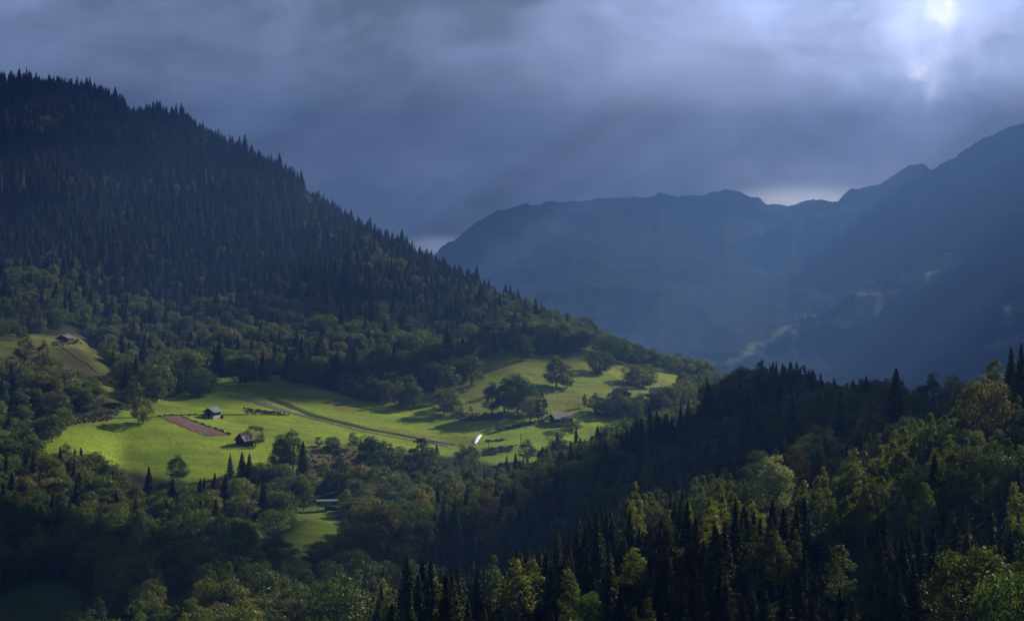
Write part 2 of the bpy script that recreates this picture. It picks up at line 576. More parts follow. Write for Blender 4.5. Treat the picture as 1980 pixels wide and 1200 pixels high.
val = -430 + (mGY - Yv) * 0.02 * 0
z = np.where(mGY < Yv, np.interp(mGY, [1700, 2300, 3000], [-330, -440, -450]), np.where(mGY <= Yr, up, down))
# spurs coming down to the left from the high right-hand mountain
for (pts, Ys, sl1, sl2) in (
        ([(1300, 900), (1390, 722), (1470, 668), (1560, 618), (1640, 585), (1760, 545), (1860, 520), (2000, 480), (2400, 400), (3500, 360)], 4300, 0.42, 0.30),
        ([(1050, 800), (1200, 650), (1330, 545), (1450, 470), (1560, 425), (1650, 385), (1760, 372), (1860, 345), (2000, 300), (3500, 200)], 5700, 0.45, 0.25)):
    pz = np.interp(MU, [p[0] for p in pts], [p[1] for p in pts])
    Ysu = Ys + (fbm(MU / 90, MU * 0, 3, 8) - 0.5) * 500
    zs = (HY - pz) / F * Ysu
    sp = np.where(mGY < Ysu, zs - (Ysu - mGY) * sl1, zs - (mGY - Ysu) * sl2)
    k = 25.0
    z = np.logaddexp(z / k, sp / k) * k
z = np.where(mGY <= Yr, z, np.minimum(z, down))
cap = (HY - (rpy + 3)) / F * mGY          # nothing may stand above the ridge line
rn = fbm(mGX / 700, mGY / 700, 5, 40)
rg = 1 - np.abs(fbm(mGX / 420, mGY / 900, 5, 60) * 2 - 1)
amp = np.clip((mGY - 3100) / 700, 0, 1) * np.clip((Yr - mGY) / 500, 0, 1)
z = z + amp * ((rn - 0.5) * 120 + (rg - 0.8) * 85) + (fbm(mGX / 60, mGY / 60, 3, 90) - 0.5) * 10 * amp
z = np.where(mGY < Yr, np.minimum(z, cap), z)
mpy = HY - F * z / mGY
PAST = [
    [(1395, 705), (1480, 655), (1530, 628), (1590, 615), (1650, 590), (1660, 560), (1705, 548), (1708, 600), (1690, 618), (1640, 640), (1600, 618), (1540, 640), (1470, 672), (1420, 708)],
    [(1735, 545), (1790, 505), (1835, 492), (1865, 500), (1810, 540), (1770, 560)],
    [(1930, 605), (1980, 565), (2060, 560), (1990, 600)],
    [(1895, 672), (1960, 645), (2080, 635), (2000, 670)],
]
fl = (fbm(mGX / 90, mGY / 90, 4, 15))[..., None]
alp = np.clip((430 - mpy) / 90 + (fbm(mGX / 200, mGY / 200, 4, 17) - 0.5) * 1.4, 0, 1)[..., None]
mc = (np.array([0.022, 0.030, 0.018]) * (0.4 + 1.2 * fl)) * (1 - alp) + (np.array([0.10, 0.105, 0.085]) * (0.4 + 1.2 * fl)) * alp
for p in PAST:
    q = inpoly(mGU + (fl[..., 0] - .5) * 30, mpy + (fl[..., 0] - .5) * 14, p)
    mc[q] = np.array([0.16, 0.18, 0.085])


def mountain_mat():
    m, nt, out = node_mat('mountain_cover')
    vc = nt.nodes.new('ShaderNodeVertexColor')
    vc.layer_name = 'cover'
    f1 = ramp(nt, nz(nt, 0.02, 6, 0.7), [(0.3, (0.45, 0.5, 0.45)), (0.7, (1.6, 1.5, 1.5))])
    c = mixc(nt, 1.0, vc.outputs[0], f1, 'MULTIPLY')
    bsdf(nt, out, c, 0.95, 0.02, nz(nt, 0.05, 5, 0.7), 0.9, 12.0)
    return m


V = np.stack([mGX, mGY, z], -1).reshape(-1, 3)
me = npmesh('mountain_range', V, grid_faces(*z.shape), [mountain_mat()], smooth=True)
ca = me.color_attributes.new('cover', 'FLOAT_COLOR', 'POINT')
rgba = np.ones((len(V), 4), np.float32)
rgba[:, :3] = mc.reshape(-1, 3)
ca.data.foreach_set('color', rgba.ravel())
tag(obj('mountain_hills', me), 'high blue mountain range across the valley, hazy and forested', 'mountains', kind='structure')
MZ = z


def mhit(px, py):
    iu = int(round((px - MU[0]) / 6))
    ok = np.nonzero(mpy[:, iu] <= py)[0]
    i = ok[0] if len(ok) else len(MY) - 1
    return Vector(((px - CX) / F * MY[i], MY[i], MZ[i, iu]))
#PART2

# ------------------------------------------------------------------ haze
def haze_box():
    x0, x1, y0, y1, z0, z1 = -7200, 8200, -260, 9900, -620, 340
    v = [(x, y, z_) for z_ in (z0, z1) for y in (y0, y1) for x in (x0, x1)]
    f = [(0, 2, 3, 1), (4, 5, 7, 6), (0, 1, 5, 4), (2, 6, 7, 3), (0, 4, 6, 2), (1, 3, 7, 5)]
    m, nt, out = node_mat('haze_air')
    pv = nt.nodes.new('ShaderNodeVolumePrincipled')
    pv.inputs['Color'].default_value = (0.22, 0.44, 1.0, 1)
    pv.inputs['Density'].default_value = HAZE_D
    pv.inputs['Anisotropy'].default_value = 0.0
    nt.links.new(pv.outputs[0], out.inputs['Volume'])
    o = obj('haze', npmesh('haze', v, f, [m]))
    tag(o, 'blue mountain haze filling the valley air', 'haze', kind='stuff')
    o.display_type = 'WIRE'


HAZE_D = 0.00022
haze_box()



# ------------------------------------------------------------------ unseen broken cloud added overhead to shade the ground and open light shafts
CH = 1350.0     # height of the cloud base


def shade_cloud_cover(xg, yg):
    """how much of the cloud is closed above the ground point it shades, 0 to 1"""
    u = CX + F * xg / np.maximum(yg, 50)

    def ell(cx, cy, rx, ry, soft=0.35):
        d_ = np.sqrt(((xg - cx) / rx) ** 2 + ((yg - cy) / ry) ** 2)
        return np.clip((1 + soft - d_) / (2 * soft), 0, 1)
    c = np.full(xg.shape, CL_BASE)
    for (cx, cy, rx, ry, v) in CL_AREAS:
        w = ell(cx, cy, rx, ry)
        c = c * (1 - w) + v * w
    return c


CL_BASE = 0.62
CL_AREAS = [
    # centre x, centre y, half width, half depth, closed share
    (1750, 5000, 950, 2600, 0.90),
    (0, 4000, 900, 1400, 0.56),
    (640, 5000, 400, 2100, 0.0),
    (150, 4800, 110, 1500, 0.1),
    (0, 10, 500, 150, 0.97),
    (110, 430, 260, 190, 0.06),
    (180, 760, 260, 150, 0.30),
    (-110, 640, 150, 110, 0.10),
    (-20, 900, 300, 240, 0.0),
    (130, 1120, 170, 230, 0.15),
    (-250, 880, 110, 90, 0.30),
    (-90, 885, 75, 30, 0.66),  # cloud patch standing in for tree shade along the top of the meadow
    (10, 985, 60, 35, 0.6),
    (130, 600, 120, 80, 0.5),
    (-230, 1550, 330, 230, 0.42),
    (-230, 1180, 330, 200, 0.15),
    (-170, 500, 90, 90, 1.0),
]


def shade_cloud_deck():
    m, nt, out = node_mat('shade_cloud_vapour')
    d = nt.nodes.new('ShaderNodeBsdfDiffuse')
    d.inputs['Color'].default_value = (0.8, 0.82, 0.86, 1)
    tr = nt.nodes.new('ShaderNodeBsdfTranslucent')
    tr.inputs['Color'].default_value = (0.5, 0.55, 0.66, 1)
    mx = nt.nodes.new('ShaderNodeMixShader')
    mx.inputs[0].default_value = 0.25
    nt.links.new(d.outputs[0], mx.inputs[1])
    nt.links.new(tr.outputs[0], mx.inputs[2])
    nt.links.new(mx.outputs[0], out.inputs[0])
    off = SDIR * ((CH + 105) / SDIR.z)
    for nm, x0, x1, y0, y1, st, hole in (('near', -700, 900, -200, 2000, 12.0, True), ('far', -2600, 4200, -900, 9200, 60.0, False)):
        gx, gy = np.meshgrid(np.arange(x0, x1 + 1, st), np.arange(y0, y1 + 1, st))
        c = shade_cloud_cover(gx, gy)
        n_ = fbm(gx / (55 if hole else 260), gy / (55 if hole else 260), 4, 140) * 0.75 + fbm(gx / (20 if hole else 120), gy / (20 if hole else 120), 3, 150) * 0.25
        n_ = np.clip((n_ - 0.27) / 0.46, 0.001, 0.999)
        th = c - n_                     # > 0 : cloud
        nr_, nc_ = gx.shape
        bulge = np.clip(th, 0, 0.5) * 160
        V1 = np.stack([gx + off.x, gy + off.y, CH - bulge * 0.35 + 0 * gx], -1).reshape(-1, 3)
        V2 = np.stack([gx + off.x, gy + off.y, CH + 6 + bulge], -1).reshape(-1, 3)
        Fq = grid_faces(nr_, nc_)
        ct = th.reshape(-1)[Fq].mean(1) > 0
        if not hole:
            fc_x = gx.reshape(-1)[Fq].mean(1)
            fc_y = gy.reshape(-1)[Fq].mean(1)
            ct &= ~((fc_x > -700) & (fc_x < 900) & (fc_y > -200) & (fc_y < 2000))
        Fq = Fq[ct]
        V_ = np.concatenate([V1, V2])
        F2 = np.concatenate([Fq[:, ::-1], Fq + nr_ * nc_])
        o = obj('shade_cloud_layer', npmesh('shade_cloud_layer', V_, F2, [m], smooth=True))
        tag(o, 'broken cloud layer added out of view above the valley to shade the ground', 'clouds', kind='structure')


shade_cloud_deck()


# ------------------------------------------------------------------ tree materials
def leaf_mat(name, stops, gloss=0.12, trans=0.35, spec_rough=0.45):
    m, nt, out = node_mat(name)
    oi = nt.nodes.new('ShaderNodeObjectInfo')
    c = ramp(nt, oi.outputs['Random'], stops)
    c = mixc(nt, 1.0, c, oi.outputs['Color'], 'MULTIPLY')
    cl = ramp(nt, nz(nt, 0.55, 3, 0.6), [(0.3, (0.55, 0.6, 0.55)), (0.7, (1.35, 1.3, 1.2))])
    c = mixc(nt, 1.0, c, cl, 'MULTIPLY')
    d = nt.nodes.new('ShaderNodeBsdfDiffuse')
    tr = nt.nodes.new('ShaderNodeBsdfTranslucent')
    gl = nt.nodes.new('ShaderNodeBsdfGlossy')
    gl.inputs['Roughness'].default_value = spec_rough
    gl.inputs['Color'].default_value = (0.9, 0.95, 0.9, 1)
    tcol = mixc(nt, 1.0, c, (1.25, 1.3, 0.55), 'MULTIPLY')
    nt.links.new(c, d.inputs['Color'])
    nt.links.new(tcol, tr.inputs['Color'])
    m1 = nt.nodes.new('ShaderNodeMixShader')
    m1.inputs[0].default_value = trans
    nt.links.new(d.outputs[0], m1.inputs[1])
    nt.links.new(tr.outputs[0], m1.inputs[2])
    m2 = nt.nodes.new('ShaderNodeMixShader')
    m2.inputs[0].default_value = gloss * 0.05
    nt.links.new(m1.outputs[0], m2.inputs[1])
    nt.links.new(gl.outputs[0], m2.inputs[2])
    nt.links.new(m2.outputs[0], out.inputs[0])
    return m


def wood_mat(name, a, b, scale=6.0, stretch=(6, 6, 0.6)):
    m, nt, out = node_mat(name)
    c = ramp(nt, nz(nt, scale, 4, 0.6, stretch=stretch), [(0.3, a), (0.7, b)])
    bsdf(nt, out, c, 0.85, 0.15)
    return m


M_SPR = leaf_mat('spruce_needles', [(0.0, (0.024, 0.034, 0.013)), (0.45, (0.042, 0.056, 0.017)), (0.75, (0.056, 0.074, 0.026)), (0.9, (0.072, 0.066, 0.030)), (1.0, (0.090, 0.062, 0.034))], 0.15, 0.22)
M_BRD = leaf_mat('broad_leaves', [(0.0, (0.060, 0.088, 0.022)), (0.35, (0.080, 0.115, 0.027)), (0.7, (0.112, 0.142, 0.034)), (0.9, (0.140, 0.146, 0.042)), (1.0, (0.125, 0.112, 0.040))], 0.35, 0.38)
M_BIR = leaf_mat('birch_leaves', [(0.0, (0.080, 0.112, 0.022)), (0.5, (0.118, 0.146, 0.026)), (1.0, (0.165, 0.170, 0.032))], 0.35, 0.46)
M_BARK = wood_mat('bark', (0.05, 0.04, 0.03), (0.14, 0.12, 0.10))
M_PALE = wood_mat('pale_bark', (0.08, 0.075, 0.07), (0.28, 0.27, 0.25))


def quads(C, N, S, asp=1.0, T=None, r=rng):
    """n square-ish faces at C, facing N, of size S"""
    n = len(C)
    N = N / np.maximum(np.linalg.norm(N, axis=1, keepdims=True), 1e-6)
    if T is None:
        T = r.normal(size=(n, 3))
    T = T - N * (T * N).sum(1, keepdims=True)
    T = T / np.maximum(np.linalg.norm(T, axis=1, keepdims=True), 1e-6)
    B = np.cross(N, T)
    S = np.asarray(S).reshape(-1, 1) * 0.5
    V = np.empty((n, 4, 3))
    V[:, 0] = C - T * S * asp
    V[:, 1] = C - B * S * 0.9
    V[:, 2] = C + T * S * asp
    V[:, 3] = C + B * S * 0.9
    return V.reshape(-1, 3)


def qf(nv, off=0):
    return np.arange(nv).reshape(-1, 4) + off


def tube(p0, p1, r0, r1, n=6, seg=3, wob=0.0, r=rng):
    p0 = np.array(p0, float)
    p1 = np.array(p1, float)
    d = p1 - p0
    L = np.linalg.norm(d)
    d /= L
    a = np.cross(d, [0.3, 0.9, 0.2])
    a /= np.linalg.norm(a)
    b = np.cross(d, a)
    V = []
    for i in range(seg + 1):
        t_ = i / seg
        c = p0 + d * L * t_ + (a * r.normal() + b * r.normal()) * wob * (0 < i < seg)
        rr = r0 + (r1 - r0) * t_
        for k in range(n):
            an = 2 * math.pi * k / n
            V.append(c + (a * math.cos(an) + b * math.sin(an)) * rr)
    Fc = []
    for i in range(seg):
        for k in range(n):
            Fc.append((i * n + k, i * n + (k + 1) % n, (i + 1) * n + (k + 1) % n, (i + 1) * n + k))
    return np.array(V), np.array(Fc)


def merge(parts):
    Vs, Fs, o = [], [], 0
    for v, f in parts:
        Vs.append(v)
        Fs.append(f + o)
        o += len(v)
    return np.concatenate(Vs), np.concatenate(Fs)


def broad_geo(seed, Ht=13.0, Wd=9.0, base=0.2, nclump=36, nleaf=170, ls=0.32, shape='round', lobes=1):
    r = np.random.default_rng(seed)
    cz0, cz1 = Ht * base, Ht
    centers, rad = [], []
    tries = 0
    while len(centers) < nclump and tries < 4000:
        tries += 1
        q = r.uniform(-1, 1, 3)
        l = (np.abs(q[0]) ** 2.0 + np.abs(q[1]) ** 2.0) ** 1.25 + np.abs(q[2]) ** (3.2 if q[2] < 0 else 2.2)
        if l > 1 or l < 0.28:
            continue
        tz = (q[2] + 1) / 2
        if shape == 'round':
            w = 1.0
        elif shape == 'egg':
            w = (1.15 - 0.75 * tz)
        else:
            w = (1.2 - 0.95 * tz)
        x = q[0] * Wd / 2 * 0.84 * w
        y = q[1] * Wd / 2 * 0.84 * w
        zz = cz0 + (cz1 - cz0) * (0.08 + 0.84 * tz)
        if lobes > 1:
            x += (r.integers(lobes) - (lobes - 1) / 2) * Wd * 0.35
        centers.append((x, y, zz))
        rad.append(Wd * r.uniform(0.10, 0.19) * (0.75 if shape != 'round' and tz > 0.7 else 1))
    centers = np.array(centers)
    rad = np.array(rad)
    cc = np.array([0, 0, (cz0 + cz1) / 2])
    Cs, Ns, Ss = [], [], []
    for c, ra in zip(centers, rad):
        n = int(nleaf * (ra / (Wd * 0.16)) ** 2)
        v = r.normal(size=(n, 3))
        v /= np.linalg.norm(v, axis=1, keepdims=True)
        out = c - cc
        out /= np.linalg.norm(out) + 1e-6
        keep = (v @ out) > -0.45
        v = v[keep]
        rr = ra * (0.72 + 0.42 * r.random(len(v)) ** 0.8)[:, None]
        lump = 1 + 0.25 * np.sin(v[:, :1] * 5 + seed) * np.sin(v[:, 1:2] * 6 + 2)
        Cs.append(c + v * rr * lump * np.array([1, 1, 0.85]))
        Ns.append(v + r.normal(size=v.shape) * 0.38)
        Ss.append(ls * r.uniform(0.6, 1.35, len(v)))
    C = np.concatenate(Cs)
    V = quads(C, np.concatenate(Ns), np.concatenate(Ss), 1.15, r=r)
    crown = (V, qf(len(V)))
    parts = [tube((0, 0, -1.2), (0, 0, Ht * base + Ht * 0.2), Ht * 0.024, Ht * 0.014, 7, 3, 0.08, r)]
    top = np.array([0, 0, Ht * base + Ht * 0.17])
    sel = r.choice(len(centers), min(9, len(centers)), replace=False)
    for i in sel:
        parts.append(tube(top + np.array([0, 0, r.uniform(-.1, .03) * Ht]), centers[i], Ht * 0.009, Ht * 0.003, 5, 3, 0.12, r))
    return crown, merge(parts)


def spruce_geo(seed, Ht=17.0, Wd=5.2, sparse=1.0, ls=0.5):
    r = np.random.default_rng(seed)
    Cs, Ns, Ss, Ts = [], [], [], []
    zz = Ht * 0.08
    lim = []
    while zz < Ht * 0.985:
        t_ = zz / Ht
        R0 = Wd / 2 * ((1 - t_) ** 0.95) * r.uniform(0.78, 1.1) + 0.06
        nb = max(4, int(round((9 if t_ < 0.8 else 6) * sparse)))
        a0 = r.uniform(0, 6.28)
        for k in range(nb):
            an = a0 + 6.283 * k / nb + r.normal() * 0.18
            Rk = R0 * r.uniform(0.68, 1.15)
            m_ = max(3, int(Rk / 0.34))
            s = (np.arange(m_) + 0.5) / m_
            rr = Rk * s
            droop = -0.30 * Rk * s ** 1.4 + 0.10 * Rk * np.maximum(0, s - 0.75) + 0.1
            if t_ > 0.8:
                droop = droop + 0.45 * Rk * s
            d = np.array([math.cos(an), math.sin(an)])
            side = np.array([-d[1], d[0]])
            wdt = (0.30 * (1 - s) + 0.12) * Rk * 0.75
            for j in range(m_):
                for sg in (-1, 1):
                    off = sg * wdt[j] * r.uniform(0.2, 0.8)
                    p = np.array([d[0] * rr[j] + side[0] * off, d[1] * rr[j] + side[1] * off, zz + droop[j] - abs(off) * 0.35 + r.normal() * 0.05])
                    Cs.append(p)
                    Ns.append(np.array([d[0] * 0.45 + side[0] * sg * 0.6, d[1] * 0.45 + side[1] * sg * 0.6, 0.9]) + r.normal(size=3) * 0.35)
                    Ts.append(np.array([d[0] + side[0] * sg * 0.5, d[1] + side[1] * sg * 0.5, -0.45]))
                    Ss.append(ls * r.uniform(0.7, 1.25) * (1 - 0.35 * s[j]) * min(1, 0.4 + 0.5 * R0))
            # branchlets hanging from the bough
            p = np.array([d[0] * Rk * 0.75, d[1] * Rk * 0.75, zz - 0.34 * Rk])
            Cs.append(p)
            Ns.append(np.array([d[0], d[1], 0.1]) + r.normal(size=3) * 0.3)
            Ts.append(np.array([0, 0, -1.0]))
            Ss.append(ls * min(1, 0.3 + 0.5 * R0))
        zz += Ht * 0.0235 * r.uniform(0.8, 1.2) * (0.75 if t_ > 0.8 else 1)
    C = np.array(Cs)
    V = quads(C, np.array(Ns), np.array(Ss), 1.5, np.array(Ts), r)
    lead, lf = tube((0, 0, Ht * 0.93), (0, 0, Ht), 0.07, 0.01, 4, 1, 0, r)
    crown = merge([(V, qf(len(V))), (lead, lf)])
    trunk = tube((0, 0, -1.5), (0, 0, Ht * 0.95), Ht * 0.014, 0.04, 6, 4, 0.03, r)
    return crown, trunk


def protos(kind, makers, leaf, bark):
    out = []
    c = bpy.data.collections.new(kind + '_forms')
    for crown, trunk in makers:
        cm = npmesh(kind + '_crown', *crown, [leaf])
        tm = npmesh(kind + '_trunk', *trunk, [bark], smooth=True)
        V_, F_ = merge([crown, trunk])
        mi = np.concatenate([np.zeros(len(crown[1]), int), np.ones(len(trunk[1]), int)])
        bm_ = npmesh(kind, V_, F_, [leaf, bark], mi)
        out.append((cm, tm, bm_))
        o = bpy.data.objects.new(kind + '_form', bm_)
        c.objects.link(o)
    return out, c


PR = {}
PR['spruce'] = protos('spruce', [spruce_geo(100 + i, 17, w, s) for i, (w, s) in enumerate([(6.0, 1), (7.0, 1), (5.2, 1), (6.6, 0.7), (7.6, 1), (5.0, 0.85)])], M_SPR, M_BARK)
PR['broad'] = protos('broadleaf', [
    broad_geo(200, 13, 9.5, 0.06, 62, 185), broad_geo(201, 12, 10.5, 0.06, 66, 185), broad_geo(202, 14, 8.5, 0.07, 60, 175, shape='egg'),
    broad_geo(203, 12.5, 9.0, 0.05, 46, 165), broad_geo(204, 14, 8.0, 0.06, 46, 165, shape='egg'), broad_geo(205, 11.5, 10.0, 0.03, 60, 175, lobes=2)], M_BRD, M_BARK)
PR['birch'] = protos('birch', [
    broad_geo(300, 15, 5.6, 0.05, 70, 120, 0.28, 'egg'), broad_geo(301, 16, 5.0, 0.04, 70, 115, 0.28, 'cone'), broad_geo(302, 14, 6.4, 0.05, 76, 120, 0.28, 'egg'), broad_geo(303, 15, 5.4, 0.03, 56, 120, 0.28, 'cone')], M_BIR, M_PALE)
PH = {'spruce': 17.0, 'broad': 13.0, 'birch': 15.0}
PW = {'spruce': 5.2, 'broad': 9.5, 'birch': 5.8}
DIM = {}
for k_ in PR:
    DIM[k_] = []
    for cm_, _, _ in PR[k_][0]:
        co = np.empty(len(cm_.vertices) * 3, np.float32)
        cm_.vertices.foreach_get('co', co)
        co = co.reshape(-1, 3)
        lo, hi = np.percentile(co, 1.0, axis=0), np.percentile(co, 99.0, axis=0)
        DIM[k_].append(((hi[0] - lo[0] + hi[1] - lo[1]) / 2, float(co[:, 2].max())))
print(DIM)
KN = {'spruce': 'spruce_tree', 'broad': 'broadleaf_tree', 'birch': 'birch_tree'}
KC = {'spruce': 'spruce', 'broad': 'tree', 'birch': 'birch'}
KS = {'spruce': 'spruce', 'broad': 'broadleaf tree', 'birch': 'birch'}


def put_tree(kind, v, loc, sxy, sz, rz, label, group, tint=None, whole=False):
    cm, tm, bm_ = PR[kind][0][v]
    if whole:
        o = bpy.data.objects.new(KN[kind], bm_)
        COL.objects.link(o)
        o.location = loc
        o.rotation_euler = (0, 0, rz)
        if tint:
            o.color = (*tint, 1)
    else:
        o = empty(KN[kind], loc, rz)
        c = obj('crown', cm, o)
        t_ = obj('trunk', tm, o)
        if tint:
            c.color = (*tint, 1)
    o.scale = (sxy, sxy, sz)
    tag(o, label, KC[kind], group)
    return o


